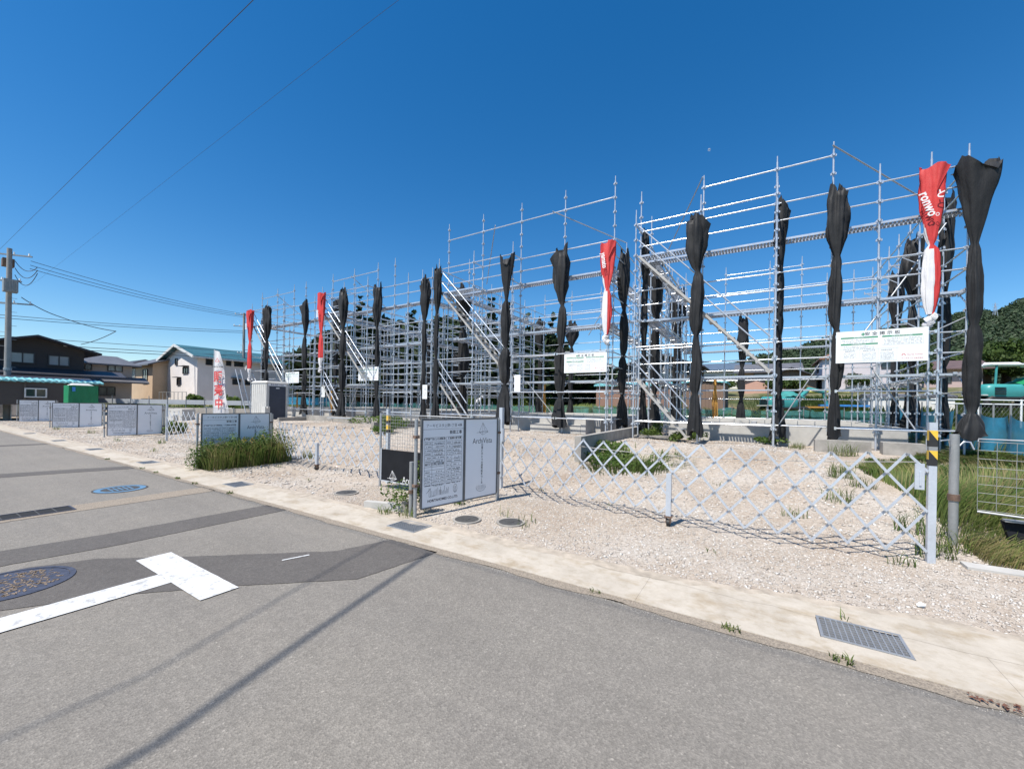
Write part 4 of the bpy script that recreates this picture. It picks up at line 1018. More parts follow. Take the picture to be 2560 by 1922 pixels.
safety_board('white safety notice board on the third scaffold beside a mesh sheet', -17.3, -15.8, 13.1, 2.58, 3.25)
safety_board('smallest white safety notice board, above the portable toilet roof', -24.0, -22.6, 13.1, 2.56, 3.2)
def paper(label, x, y, z, w, h, grey=False):
    t = thing('notice_sheet', label, 'notice sheet', (x, y, z), 0, 'small notice sheets wired to the scaffolds')
    link('sheet', MB().box(0, w, -0.004, 0.004, 0, h).mesh('sheet', 'signface' if grey else 'board'), t)
    if not grey:
        tm = MB(); r_ = random.Random(2)
        for k in range(9): textrows(tm, 0.04, w - 0.04, h * 0.88 - k * h * 0.09, h * 0.045, r_)
        link('small_print', tm.mesh('small_print', 'inkgrey'), t, (0, -0.006, 0), rot=(R(90), 0, 0))
    return t
paper('small white notice sheet left of the second stairway', -12.75, 13.0, 1.7, 0.28, 0.62)
paper('small grey sheet right of the heart topped mesh sheet', -7.85, 12.8, 2.0, 0.26, 0.62, True)
paper('small white notice sheet at the foot of the third stairs', -20.3, 13.0, 1.75, 0.36, 0.6)

def coil(label, x, y, z, h, mat='rope'):
    t = thing('rope_bundle', label, 'rope', (x, y, z), 0, 'ropes hung up on scaffold posts'); r_ = random.Random(int(x * 10))
    for k in range(7):
        o = r_.uniform(-0.05, 0.05); mb = MB(); mb.path([(0, 0, h), (o - 0.03, 0.01 * k - 0.03, h * 0.5), (o, 0, r_.uniform(0, 0.2)), (o + 0.04, 0, 0.15), (o * 0.6 + 0.03, 0.01, h * 0.55), (0.01, 0, h * 0.98)], 0.011, 5)
        link('strand', mb.mesh('strand', mat), t)
    link('knot', MB().tube((0, 0, h - 0.08), (0, 0, h + 0.08), 0.045, 8).mesh('knot', mat), t)
coil('orange rope bundle hung on the post beside the wide mesh sheet', -1.12, 13.0, 1.15, 1.1)
coil('frayed tan rope bundle near the large mesh sheet at the third stair foot', -19.2, 12.9, 0.9, 1.1)
coil('frayed tan rope bundle inside the second scaffold', -7.7, 15.0, 1.1, 1.2)
coil('tan rope bundle just right of the portable toilet', -24.3, 14.0, 1.0, 1.0)

# ---------------------------------------------------------------- foundations, retaining walls, steps
def foundation(label, x0, x1, y0, y1, zt=1.06, zb=0.4, mid=(0.45, 0.75), cross=(0.4,)):
    t = thing('house_foundation', label, 'foundation', ((x0 + x1) / 2, y0, 0), 0, 'concrete house foundations inside the scaffolds')
    w = 0.15; hx = (x1 - x0) / 2; D = y1 - y0
    def wall(a, b, c, d, z=zt): link('foundation_wall', MB().box(a, b, c, d, zb, z).mesh('foundation_wall', 'found'), t)
    wall(-hx, hx, 0, w); wall(-hx, hx, D - w, D); wall(-hx, -hx + w, w, D - w); wall(hx - w, hx, w, D - w)
    for m_ in mid: wall(-hx + w, hx - w, D * m_, D * m_ + w, zt - 0.003)
    for c in cross: x = -hx + 2 * hx * c; wall(x, x + w, w, D * mid[0], zt - 0.005)
    link('floor_slab', MB().box(-hx + w, hx - w, w, D - w, zb, zb + 0.3).mesh('floor_slab', 'found'), t)
    mb = MB(); r_ = random.Random(2); bolt = MB().tube((0, 0, 0), (0, 0, 0.12), 0.008, 5).mesh('anchor_bolt', 'galvd')
    for k in range(14): link('anchor_bolt', bolt, t, (-hx + 0.3 + k * (2 * hx - 0.6) / 13, w / 2, zt - 0.01))
    return t
foundation('long bare concrete foundation inside the closest scaffold', -2.55, 3.2, 13.95, 21.6, 1.07)
foundation('bare concrete foundation behind the porch steps of the second scaffold', -10.8, -5.0, 14.3, 21.8, 1.1, mid=(0.3, 0.55, 0.8), cross=(0.3, 0.6))
foundation('bare concrete foundation inside the third scaffold', -19.1, -13.4, 14.3, 21.8, 1.15, mid=(0.25, 0.5, 0.75), cross=(0.25, 0.65))
foundation('bare concrete foundation behind the portable toilet', -26.6, -21.2, 14.3, 21.8, 1.15)
t = thing('porch_steps', 'two low concrete porch steps before the second foundation', 'steps', (-6.2, 13.45, 0))
link('step', MB().box(-1.3, 0.75, 0, 0.8, 0.5, 0.8).mesh('step', 'found'), t); link('step', MB().box(-1.05, 0.7, 0.3, 0.8, 0.8, 1.0).mesh('step', 'found'), t); link('side_wall', MB().box(0.76, 0.95, 0, 1.0, 0.5, 1.02).mesh('side_wall', 'found'), t)
def block_wall(label, x, ya, yb, z0a, zt_a, zt_b, w=0.16, mat='wallcon'):
    t = thing('retaining_wall', label, 'retaining wall', (x, ya, 0), 0, 'low concrete walls between the lots')
    n = max(1, round((yb - ya) / 0.9))
    for k in range(n):
        a = (yb - ya) * k / n; b = (yb - ya) * (k + 1) / n - 0.008; za = zt_a + (zt_b - zt_a) * k / n; zb_ = zt_a + (zt_b - zt_a) * (k + 1) / n
        mb = MB(); mb.add([(0, a, z0a), (w, a, z0a), (0, b, z0a), (w, b, z0a), (0, a, za), (w, a, za), (0, b, zb_), (w, b, zb_)], [(0, 2, 3, 1), (4, 5, 7, 6), (0, 1, 5, 4), (2, 6, 7, 3), (0, 4, 6, 2), (1, 3, 7, 5)])
        link('wall_block', mb.mesh('wall_block', mat), t)
block_wall('weathered low retaining wall with weeds, right of the porch steps', -3.62, 8.6, 14.0, 0.0, 0.8, 0.84)
block_wall('low retaining wall end seen behind the wire mesh panel with the dark board', -12.3, 9.9, 14.0, 0.0, 0.76, 0.8)
block_wall('low retaining wall beside the portable toilet', -20.45, 10.8, 14.0, 0.0, 0.66, 0.72)
def cross_wall(label, x0, x1, y, z0, z1, w=0.16, mat='wallcon'):
    t = thing('retaining_wall', label, 'retaining wall', (x0, y, 0), 0, 'low concrete walls between the lots')
    n = max(1, round((x1 - x0) / 1.2)); L = (x1 - x0) / n; me = MB().box(0.004, L - 0.004, 0, w, z0, z1).mesh('wall_block', mat)
    for k in range(n): link('wall_block', me, t, (k * L, 0, 0))
cross_wall('stained low concrete block wall before the closest foundation', 1.15, 2.2, 12.2, 0.35, 0.78, 0.3)
cross_wall('stained low concrete block beside the grass under the corner of the closest scaffold', 2.35, 3.05, 12.0, 0.35, 0.8, 0.3)
cross_wall('long low grey wall between the portable toilet and the folding gate', -20.3, -14.2, 12.2, 0.3, 0.78)
# ---------------------------------------------------------------- portable toilet
t = thing('portable_toilet', 'grey portable toilet with navy door, standing under the farthest scaffold', 'toilet', (-22.55, 11.6, 0.45), 0.10)
b_ = MB(); b_.box(-0.8, 0.45, -0.6, 0.6, 0, 2.0); link('cabin', b_.mesh('cabin', 'plastic'), t)
rib = MB().box(-0.025, 0.025, -0.02, 0, 0.08, 1.92).mesh('rib', 'plastic')
for k in range(7): link('rib', rib, t, (-0.68 + k * 0.17, -0.6, 0))
link('door', MB().box(0.45, 0.475, -0.44, 0.46, 0.06, 1.82).mesh('door', 'door'), t)
rf = MB(); rf.add([(-0.84, -0.64, 2.0), (0.49, -0.64, 2.0), (0.49, 0.64, 2.0), (-0.84, 0.64, 2.0), (-0.76, -0.52, 2.1), (0.42, -0.52, 2.1), (0.42, 0.52, 2.1), (-0.76, 0.52, 2.1)], [(0, 1, 5, 4), (1, 2, 6, 5), (2, 3, 7, 6), (3, 0, 4, 7), (4, 5, 6, 7), (0, 3, 2, 1)]); link('roof', rf.mesh('roof', 'plastic'), t)
link('door_label', MB().box(0.476, 0.48, -0.1, 0.1, 1.7, 1.75).mesh('door_label', 'whiteink'), t)
sp = link('sign_strip', MB().box(0.45, 0.456, -0.5, 0.5, 1.85, 1.97).mesh('sign_strip', 'signface'), t)
link('lettering', text_mesh('男女共用 TOILET', 0.1, 'navy', 'CENTER', 1, 0.001), t, (0.459, 0, 1.91), rot=(R(90), 0, R(90)))
t = thing('hand_basin_box', 'tall beige box beside the toilet door', 'box', (-21.75, 10.9, 0.4)); link('box', MB().box(-0.15, 0.15, -0.12, 0.12, 0, 0.8).mesh('box', 'plastic'), t); link('spout', MB().box(0.15, 0.26, -0.05, 0.05, 0.72, 0.8).mesh('spout', 'plastic'), t)

# ---------------------------------------------------------------- houses
def house(label, cx, cy, z0, wx, wy, eave, ridge, axis, wall, roof, wins=(), over=0.5, trim=None, rz=0.0, skirt=None, group='houses around the building site', cat='house', hip=0.0, name='house'):
    """local: x width wx, y depth wy, front face at -wy/2. axis: ridge direction. wins: (face, pos, z, w, h, style)"""
    t = thing(name, label, cat, (cx, cy, z0), rz, group)
    hx, hy = wx / 2, wy / 2
    mb = MB(); mb.box(-hx, hx, -hy, hy, 0, eave)
    if axis == 'y' and not hip: mb.add([(-hx, -hy, eave), (hx, -hy, eave), (0, -hy, ridge - 0.15), (-hx, hy, eave), (hx, hy, eave), (0, hy, ridge - 0.15)], [(0, 1, 2), (5, 4, 3)])
    if axis == 'x' and not hip: mb.add([(-hx, -hy, eave), (-hx, hy, eave), (-hx, 0, ridge - 0.15), (hx, -hy, eave), (hx, hy, eave), (hx, 0, ridge - 0.15)], [(0, 2, 1), (3, 4, 5)])
    link('wall', mb.mesh('wall', wall), t)
    ox, oy = hx + over, hy + over
    drop = (ridge - eave) * over / (hx if axis == 'y' else hy)
    e = eave - drop; th = 0.14
    def slab(a, b, c, d):
        m_ = MB(); lo = [(p[0], p[1], p[2] - th) for p in (a, b, c, d)]
        m_.add([a, b, c, d] + lo, [(0, 1, 2, 3), (7, 6, 5, 4), (0, 4, 5, 1), (1, 5, 6, 2), (2, 6, 7, 3), (3, 7, 4, 0)]); return m_
    if axis == 'y':
        h_ = hip
        link('roof', slab((-ox, -oy, e), (0, -oy + h_, ridge), (0, oy - h_, ridge), (-ox, oy, e)).mesh('roof', roof), t)
        link('roof', slab((0, -oy + h_, ridge + .002), (ox, -oy, e), (ox, oy, e), (0, oy - h_, ridge + .002)).mesh('roof', roof), t)
        if h_:
            for s_ in (-1, 1):
                m_ = MB(); m_.add([(-ox, s_ * oy, e), (ox, s_ * oy, e), (0, s_ * (oy - h_), ridge), (-ox, s_ * oy, e - th), (ox, s_ * oy, e - th)], [(0, 1, 2), (0, 3, 4, 1)]); link('roof', m_.mesh('roof', roof), t)
    else:
        h_ = hip
        link('roof', slab((-ox, -oy, e), (ox, -oy, e), (ox - h_, 0, ridge), (-ox + h_, 0, ridge)).mesh('roof', roof), t)
        link('roof', slab((-ox + h_, 0, ridge + .002), (ox - h_, 0, ridge + .002), (ox, oy, e), (-ox, oy, e)).mesh('roof', roof), t)
        if h_:
            for s_ in (-1, 1):
                m_ = MB(); m_.add([(s_ * ox, -oy, e), (s_ * ox, oy, e), (s_ * (ox - h_), 0, ridge), (s_ * ox, -oy, e - th), (s_ * ox, oy, e - th)], [(0, 1, 2), (0, 3, 4, 1)]); link('roof', m_.mesh('roof', roof), t)
    if trim:
        m_ = MB()
        if axis == 'y':
            for s_ in (-1, 1): m_.bar((s_ * ox, -oy - 0.02, e - 0.1), (0, -oy - 0.02, ridge - 0.1), 0.06, 0.26, up=(0, 0, 1))
        link('bargeboard', m_.mesh('bargeboard', trim), t)
        m_ = MB(); m_.box(ox - 0.02, ox + 0.08, -oy, oy, e - 0.2, e - 0.05); link('gutter_pipe', m_.mesh('gutter_pipe', trim), t)
    for (face, pos, z, w, h, style) in wins:
        glass = 'curtain' if 'c' in style else 'glass'; sash = 'sashw' if 'w' in style else 'sash'
        fr = MB(); f = 0.07
        for a, b, c, d in ((-w / 2, w / 2, 0, f), (-w / 2, w / 2, h - f, h), (-w / 2, -w / 2 + f, f, h - f), (w / 2 - f, w / 2, f, h - f)): fr.box(a, b, -0.09, 0.0, c, d)
        if w > 0.9: fr.box(-0.035, 0.035, -0.07, 0.0, f, h - f)
        if 'h' in style: fr.box(-w / 2 - 0.15, w / 2 + 0.15, -0.45, 0, h + 0.08, h + 0.14)
        loc, r = {'f': ((pos, -hy, z), 0), 'r': ((hx, pos, z), math.pi / 2), 'l': ((-hx, pos, z), -math.pi / 2)}[face]
        wo_ = link('window', fr.mesh('window', sash), t, loc, r)
        link('pane', MB().box(-w / 2 + f, w / 2 - f, -0.03, -0.005, f, h - f).mesh('pane', glass), wo_)
    if skirt:
        zs, out, x0, x1, y0_, y1_ = skirt
        link('lower_roof', slab((hx - 0.0, y0_, zs + 0.5), (hx + out, y0_, zs), (hx + out, y1_, zs), (hx, y1_, zs + 0.5)).mesh('lower_roof', roof), t)
        link('lower_roof', slab((x0, -hy - out, zs), (x1, -hy - out, zs), (x1, -hy, zs + 0.5), (x0, -hy, zs + 0.5)).mesh('lower_roof', roof), t)
    return t
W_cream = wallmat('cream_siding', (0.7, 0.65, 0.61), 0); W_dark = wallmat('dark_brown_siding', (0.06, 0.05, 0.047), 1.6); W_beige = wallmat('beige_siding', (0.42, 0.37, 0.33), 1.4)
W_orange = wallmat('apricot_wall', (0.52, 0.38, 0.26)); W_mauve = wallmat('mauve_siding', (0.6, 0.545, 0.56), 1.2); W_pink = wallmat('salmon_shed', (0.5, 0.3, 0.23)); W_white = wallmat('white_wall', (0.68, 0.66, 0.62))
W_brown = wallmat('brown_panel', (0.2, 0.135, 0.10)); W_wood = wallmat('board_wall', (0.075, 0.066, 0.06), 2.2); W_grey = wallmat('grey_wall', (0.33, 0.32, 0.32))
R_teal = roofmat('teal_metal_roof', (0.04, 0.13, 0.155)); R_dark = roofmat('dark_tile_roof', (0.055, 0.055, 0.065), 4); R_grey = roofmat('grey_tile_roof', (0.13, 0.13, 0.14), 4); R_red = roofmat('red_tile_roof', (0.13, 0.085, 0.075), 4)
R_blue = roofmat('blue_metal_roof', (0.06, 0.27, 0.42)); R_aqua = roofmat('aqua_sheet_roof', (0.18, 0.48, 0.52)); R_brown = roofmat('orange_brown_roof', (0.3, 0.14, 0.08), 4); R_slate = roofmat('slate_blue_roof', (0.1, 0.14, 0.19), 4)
# left of the scaffolds
house('cream house with teal metal roof and white gable boards', -53.2, 24.3, 1.2, 8.4, 13, 4.9, 6.15, 'y', W_cream, R_teal, [
    ('f', -1.0, 4.0, 0.6, 0.75, ''), ('f', 1.4, 3.0, 1.3, 0.7, 'h'), ('f', -0.3, 1.8, 0.9, 0.75, 'h'), ('r', -5.5, 3.9, 0.6, 0.65, ''), ('r', -3.7, 4.0, 0.5, 0.5, ''), ('r', -2.7, 4.0, 0.9, 0.5, ''), ('r', -2.9, 2.0, 0.8, 0.6, 'h'), ('r', -1.7, 2.0, 0.7, 0.6, ''), ('r', 1.5, 3.9, 1.0, 0.6, '')], 0.6, 'sashw')
t = thing('porch_canopy', 'small white curved canopy beside the cream house', 'canopy', (-57.6, 18.2, 3.6)); link('canopy', MB().path([(-0.9, 0, -0.4), (-0.2, 0, 0), (0.8, 0, 0.25), (1.6, 0, 0.2)], 0.28, 6).mesh('canopy', 'sashw'), t)
t = thing('yard_fence', 'thin dark mesh fence before the cream house', 'fence', (-48.4, 17.3, 1.25))
for k in range(8): link('post', MB().tube((k * -1.0, -0.6, 0), (k * -1.0, -0.6, 1.0), 0.03, 6).mesh('post', 'galvd'), t)
link('rail', MB().bar((0, -0.6, 0.98), (-7, -0.6, 0.98), 0.03, 0.04).mesh('rail', 'galvd'), t)
house('apricot house with grey tile roof, next to the cream one', -60.3, 20.6, 1.2, 7.2, 8.2, 4.3, 5.9, 'x', W_orange, R_grey, [('f', 1.5, 2.0, 1.4, 1.6, 'c'), ('r', -1.0, 2.7, 2.0, 1.1, ''), ('f', -2.2, 2.4, 1.0, 1.5, 'cw')], 0.6)
house('beige house with grey lapped siding and a low hipped roof', -57.0, 11.3, 1.2, 6.0, 5.6, 3.75, 4.6, 'y', W_beige, R_grey, [('r', 1.55, 2.9, 1.1, 0.75, 'c'), ('r', -0.3, 2.9, 0.5, 0.65, ''), ('r', 1.0, 0.5, 1.2, 0.9, '')], 0.6, skirt=(1.9, 1.3, -3, 3, -2.8, 3.8), hip=1.0)
house('dark brown two storey house with wide eaves and paired white windows', -53.0, 7.0, 1.0, 8.2, 5.4, 4.55, 5.35, 'x', W_dark, R_dark, [('r', -0.64, 3.1, 1.25, 0.85, 'c'), ('r', 1.27, 3.05, 1.2, 0.85, 'c')], 0.9, skirt=(2.3, 1.6, -4, 4, -9, 5.0))
link('vent_light', MB().box(4.1, 4.25, 1.5, 1.75, 4.7, 4.95).mesh('vent_light', 'sashw'), bpy.data.objects['house.003'] if 'house.003' in bpy.data.objects else None)
house('low board clad shed before the dark brown house', -42.0, 3.0, 1.0, 5.0, 11.0, 1.55, 1.9, 'y', W_wood, R_dark, [('r', 2.7, 0.45, 0.95, 0.6, 'w')], 0.1, group='sheds', cat='shed', name='shed')
t = thing('corrugated_awning', 'aqua corrugated plastic awning over the low board shed', 'awning', (-39.9, -2.6, 2.55))
mb = MB(); n = 110; L = 11.4
for k in range(n):
    y0, y1 = L * k / n, L * (k + 1) / n; f_ = lambda y: 0.026 * math.sin(y * 2 * math.pi / 0.3)
    mb.add([(-0.6, y0, 0.18 + f_(y0)), (0.55, y0, -0.02 + f_(y0)), (0.55, y1, -0.02 + f_(y1)), (-0.6, y1, 0.18 + f_(y1)), (-0.6, y0, 0.1 + f_(y0)), (0.55, y0, -0.12 + f_(y0)), (0.55, y1, -0.12 + f_(y1)), (-0.6, y1, 0.1 + f_(y1))], [(0, 1, 2, 3), (7, 6, 5, 4), (1, 5, 6, 2)], 0, True)
link('corrugated_sheet', mb.mesh('corrugated_sheet', R_aqua), t)
for y in (0.5, 4.3, 7.8, 11): link('post', MB().box(0.35, 0.45, y, y + 0.1, -1.5, -0.1).mesh('post', 'wood'), t)
# green tarpaulin box on the left
t = thing('tarp_covered_box', 'bright green tarpaulin covered box with cream top by the dark house', 'tarp box', (-31.6, 6.16, 0.1), 0.0)
mb = MB(); n = 12; vs = []; fs = []
for i in range(n + 1):
    for j in range(9):
        y = -0.56 + 1.12 * i / n; z = 2.05 * j / 8; vs.append((0.6 + 0.035 * math.sin(i * 1.9 + j) + 0.02 * random.random(), y, z))
for i in range(n):
    for j in range(8): fs.append((i * 9 + j, (i + 1) * 9 + j, (i + 1) * 9 + j + 1, i * 9 + j + 1))
mb.add(vs, fs, 0, True); mb.box(-0.45, 0.58, -0.55, 0.55, 0, 2.04); link('tarpaulin', mb.mesh('tarpaulin', 'tarp'), t)
mb = MB(); mb.add([(-0.4, -0.45, 2.05), (0.55, -0.45, 2.05), (0.55, 0.4, 2.05), (-0.4, 0.4, 2.05), (-0.3, -0.3, 2.16), (0.4, -0.33, 2.16), (0.4, 0.2, 2.16), (-0.3, 0.25, 2.16)], [(0, 1, 5, 4), (1, 2, 6, 5), (2, 3, 7, 6), (3, 0, 4, 7), (4, 5, 6, 7)]); link('cream_top', mb.mesh('cream_top', 'plastic'), t)
link('blue_label', MB().box(0.64, 0.66, -0.44, -0.32, 1.72, 1.95).mesh('blue_label', 'bluesheet'), t)
# behind the scaffolds
house('pale house with slate blue hipped roof, seen through the farthest scaffold', -47.5, 33.0, 1.2, 9, 8, 5.4, 7.0, 'x', W_white, R_slate, [('f', -2, 3.3, 1.6, 1.2, ''), ('f', 2, 3.3, 1.6, 1.2, ''), ('f', 0, 0.8, 3, 1.6, '')], 0.7, skirt=(2.5, 1.2, -4.5, 4.5, -4, 4), hip=2.5)
house('white house with dark roof, seen through the third scaffold', -37.5, 35.0, 1.2, 7, 7, 4.8, 6.2, 'x', W_cream, R_dark, [('f', -1.5, 3.0, 1.4, 1.1, ''), ('f', 1.7, 3.0, 1.4, 1.1, ''), ('f', 0, 0.7, 3.4, 1.6, '')], 0.7, skirt=(2.3, 1.2, -3.5, 3.5, -3, 3))
house('long grey roofed house behind the cream one', -66, 34, 1.2, 12, 10, 5, 6.6, 'x', W_grey, R_slate, [('f', 3, 3, 1.5, 1, '')], 0.7, hip=2.5)
house('brown shed with an aqua blue metal roof', -14.8, 42.5, 2.2, 4.2, 4, 1.7, 2.6, 'x', W_brown, R_blue, [('f', 0, 0.3, 1.6, 0.9, '')], 0.5, group='sheds', cat='shed', name='shed', hip=1.2)
house('far house with dark grey tile roof left of the aqua roofed shed', -20.5, 50.0, 2.4, 8, 7, 2.8, 4.2, 'x', W_brown, R_dark, [('f', 1, 0.8, 1.6, 1.1, '')], 0.7, hip=2)
house('far house with dark tile roof behind the aqua roofed shed', -11.0, 56.0, 3.6, 9, 7, 3.2, 4.8, 'y', W_wood, R_dark, [('f', 1, 1.2, 1.6, 1.1, '')], 0.9)
house('brown corrugated metal storage hut with pale eaves', -3.4, 32.6, 1.35, 2.7, 3.2, 2.05, 2.2, 'y', W_brown, R_aqua, [], 0.12, group='sheds', cat='shed', name='shed')
o = bpy.data.objects['shed.002'] if 'shed.002' in bpy.data.objects else None
rib = MB().box(-0.02, 0.02, -0.03, 0, 0, 2.0).mesh('rib', W_brown)
for k in range(12): link('rib', rib, o, (-1.25 + k * 0.227, -1.6, 0))
house('reddish brown long hut beside the storage hut', -8.6, 33.2, 1.35, 5.8, 3.0, 1.95, 2.15, 'x', wallmat('rust_panel', (0.27, 0.16, 0.12)), R_aqua, [], 0.15, group='sheds', cat='shed', name='shed')
house('small salmon pink hut with a dark roof', -0.5, 59.0, 3.2, 3.6, 4, 1.75, 2.4, 'y', W_pink, R_dark, [], 0.3, group='sheds', cat='shed', name='shed')
house('apricot house behind the salmon hut', 0.8, 68.0, 4.3, 6.5, 6, 2.6, 3.7, 'x', W_orange, R_grey, [('f', -0.4, 1.0, 2.4, 1.1, 'c')], 0.8)
house('far grey roofed house above the storage hut', -8.0, 74.0, 4.3, 12, 8, 3.4, 4.6, 'x', W_white, R_slate, [('f', 1, 1.2, 2, 1.1, '')], 0.8)
house('far dark roofed house between the salmon hut and the mauve house', 3.2, 63.0, 3.2, 5, 6, 2.4, 3.5, 'y', W_brown, R_dark, [('f', 0, 0.8, 1.2, 0.9, '')], 0.8)
house('mauve sided two storey house with orange brown roof', 10.6, 64.5, 3.3, 8.6, 8.4, 4.5, 5.9, 'x', W_mauve, R_brown, [('f', -1.4, 1.4, 0.8, 1.1, ''), ('f', 1.9, 1.6, 0.9, 0.9, ''), ('l', 0, 3.0, 1.8, 1.3, ''), ('f', 1.9, 3.0, 1.9, 0.9, 'h')], 0.35, hip=2.5)
house('pinkish house with red tile roof behind the corner of the closest scaffold', 20.0, 73.0, 3.5, 5, 6, 3.6, 4.6, 'x', wallmat('pinkish_wall', (0.5, 0.38, 0.36), 1.2), R_red, [('f', -1, 1.6, 1.8, 1.1, '')], 0.8)
house('low red roofed house behind the excavator with the green cover', 33.0, 72.0, 3.5, 9, 6, 1.5, 2.6, 'x', W_wood, R_red, [('f', -2, 0.6, 1.8, 1.1, '')], 0.8)
house('pale wall of a garage behind the corner of the closest scaffold', 7.9, 35.6, 0.9, 3.9, 3, 1.6, 1.75, 'x', W_white, R_grey, [], 0.1, group='sheds', cat='garage', name='garage')

# ---------------------------------------------------------------- walls and fences at the back
def panel_run(label, a, b, z0, h, mat, n, name='panel_fence', cat='fence', group=None, post=0.05, pm='greypost', over=0.25):
    a = Vector(a); b = Vector(b); d = b - a; L = d.length; t = thing(name, label, cat, (a.x, a.y, z0), math.atan2(d.y, d.x), group)
    me = MB().box(0.01, L / n - 0.01, -0.02, 0.02, 0, h).mesh('panel', mat); pm_ = MB().tube((0, 0, -0.4), (0, 0, h + over), post / 2, 6).mesh('post', pm)
    for k in range(n): link('panel', me, t, (L * k / n, 0, 0))
    for k in range(n + 1): link('post', pm_, t, (L * k / n, -0.03, 0))
    return t
panel_run('pale grey sheet panel fence beyond the green tarpaulin box', (-42.5, 9.0), (-31.5, 15.4), 1.12, 0.34, 'greypanel', 9, group='low fences and walls behind the lots')
panel_run('dark retaining wall below the grassy bank at the far back', (-40.5, 9.6), (-28.0, 16.2), 0.35, 0.55, 'wallcon', 9, group='low fences and walls behind the lots', over=0.0)
panel_run('blue mesh net fence below the cream house', (-43.0, 21.5), (-37.0, 25.0), 1.15, 0.75, 'bluenet', 5, group='low fences and walls behind the lots')
t = thing('concrete_slab_stack', 'white concrete blocks left of the sale flag', 'concrete block', (-27.5, 9.2, 0.2)); link('block', MB().box(-1.2, 1.2, -0.3, 0.3, 0, 0.75).mesh('block', 'found'), t); link('block', MB().box(-0.9, 0.7, -0.5, -0.31, 0, 0.45).mesh('block', 'found'), t)
# teal net fence along the back of the lots
t = thing('net_fence', 'teal net fence along the back of the building lots', 'net fence', (-50, 24.3, 0))
pm_ = MB().tube((0, 0, 0), (0, 0, 1.15), 0.02, 6).mesh('post', 'greypost')
for k in range(30):
    x = -40 + k * 1.55; mb = MB(); vs = []
    for i in range(7):
        q = i / 6; z = float(H(x + 1.55 * q, 24.3)); sag = 0.05 * math.sin(math.pi * q) + 0.04 * math.sin(k * 2.1 + q * 5)
        vs += [(x + 50 + 1.5 * q, 0.05 * math.sin(q * 6 + k), z + 0.1), (x + 50 + 1.5 * q, 0.03 * math.sin(q * 4), z + 0.98 - sag)]
    mb.add(vs, [(2 * i, 2 * i + 2, 2 * i + 3, 2 * i + 1) for i in range(6)], 0, True); link('net_panel', mb.mesh('net_panel', 'tealnet'), t); link('post', pm_, t, (x + 50 - 0.02, 0, float(H(x, 24.3))))
t = thing('net_fence', 'bright blue net fence along the grassy right side of the closest lot', 'net fence', (4.9, 10, 0))
for k in range(9):
    y = 11.0 + k * 1.5; mb = MB(); vs = []; ht = 0.86 + 0.05 * k
    for i in range(9):
        q = i / 8; z = float(H(5, y + 1.5 * q)); sag = 0.09 * math.sin(math.pi * q) + 0.05 * math.sin(k + q * 3)
        vs += [(0.12 * math.sin(q * 5 + k) + 0.0, y - 10 + 1.48 * q, z + 0.0), (0.06 * math.sin(q * 7), y - 10 + 1.48 * q, z + ht - sag)]
    mb.add(vs, [(2 * i, 2 * i + 2, 2 * i + 3, 2 * i + 1) for i in range(8)], 0, True); link('net_panel', mb.mesh('net_panel', 'bluenet'), t)
    link('post', MB().tube((0, 0, 0), (0, 0, ht + 0.2), 0.022, 8).mesh('post', 'greypost'), t, (0.05, y - 10, float(H(5, y))))
t = thing('guard_rail', 'white pipe guard rail before the teal excavator', 'guard rail', (6.0, 22.6, 0.9), 0.55)
for z in (0.95, 1.12): link('rail', MB().tube((-0.2, 0, z), (9, 0, z), 0.025, 8).mesh('rail', 'board'), t)
for k in range(6): link('post', MB().tube((k * 1.7, 0, 0), (k * 1.7, 0, 1.16), 0.035, 8).mesh('post', 'board'), t)
t = thing('net_fence', 'chain link fence below the white guard rail', 'fence', (6.0, 21.6, 0.9), 0.55)
mb = MB()
for k in range(60): mb.bar((k * 0.16, 0, 0), (k * 0.16 + 0.7, 0, 0.9), 0.0035, 0.0035); mb.bar((k * 0.16, 0.01, 0.9), (k * 0.16 + 0.7, 0.01, 0), 0.0035, 0.0035)
kind(link('wires', mb.mesh('wires', 'greypost'), t), 'stuff')
for k in range(6): link('post', MB().tube((k * 1.8, 0, -0.3), (k * 1.8, 0, 0.95), 0.03, 8).mesh('post', 'greypost'), t)

# ---------------------------------------------------------------- sale flag, utility poles and cables
t = thing('sale_flag', 'white sail shaped flag with red sale lettering left of the toilet', 'flag', (-19.7, 7.75, 0.12), 0.5)
link('flag_pole', MB().tube((0, 0, -0.1), (0, 0, 3.5), 0.014, 8).mesh('flag_pole', 'board'), t)
mb = MB(); n = 18; vs = []
for i in range(n + 1):
    z = 3.42 - 2.75 * i / n; q = i / n; w = 0.26 + 0.42 * (q ** 0.8)
    for j in range(5): vs.append((w * j / 4, 0.05 * math.sin(j * 1.3 + i * 0.5) * j / 4, z + 0.06 * (1 - j / 4) * (1 - q)))
mb.add(vs, [(i * 5 + j, i * 5 + j + 1, (i + 1) * 5 + j + 1, (i + 1) * 5 + j) for i in range(n) for j in range(4)], 0, True); fl = link('cloth', mb.mesh('cloth', 'white'), t)
def ftext(s, x, z, size, mat, sx=1.0, b=0.0): return link('lettering', text_mesh(s, size, mat, 'CENTER', sx, b), t, (x, -0.085, z), rot=(R(90), 0, 0))
for k, ch in enumerate('販売中'): ftext(ch, 0.24 + 0.03 * k, 2.32 - 0.56 * k, 0.5, 'redink', 0.75, 0.014)
for k, ch in enumerate('土地'): ftext(ch, 0.47 + 0.04 * k, 2.3 - 0.3 * k, 0.17, 'navy', 0.8, 0.005)
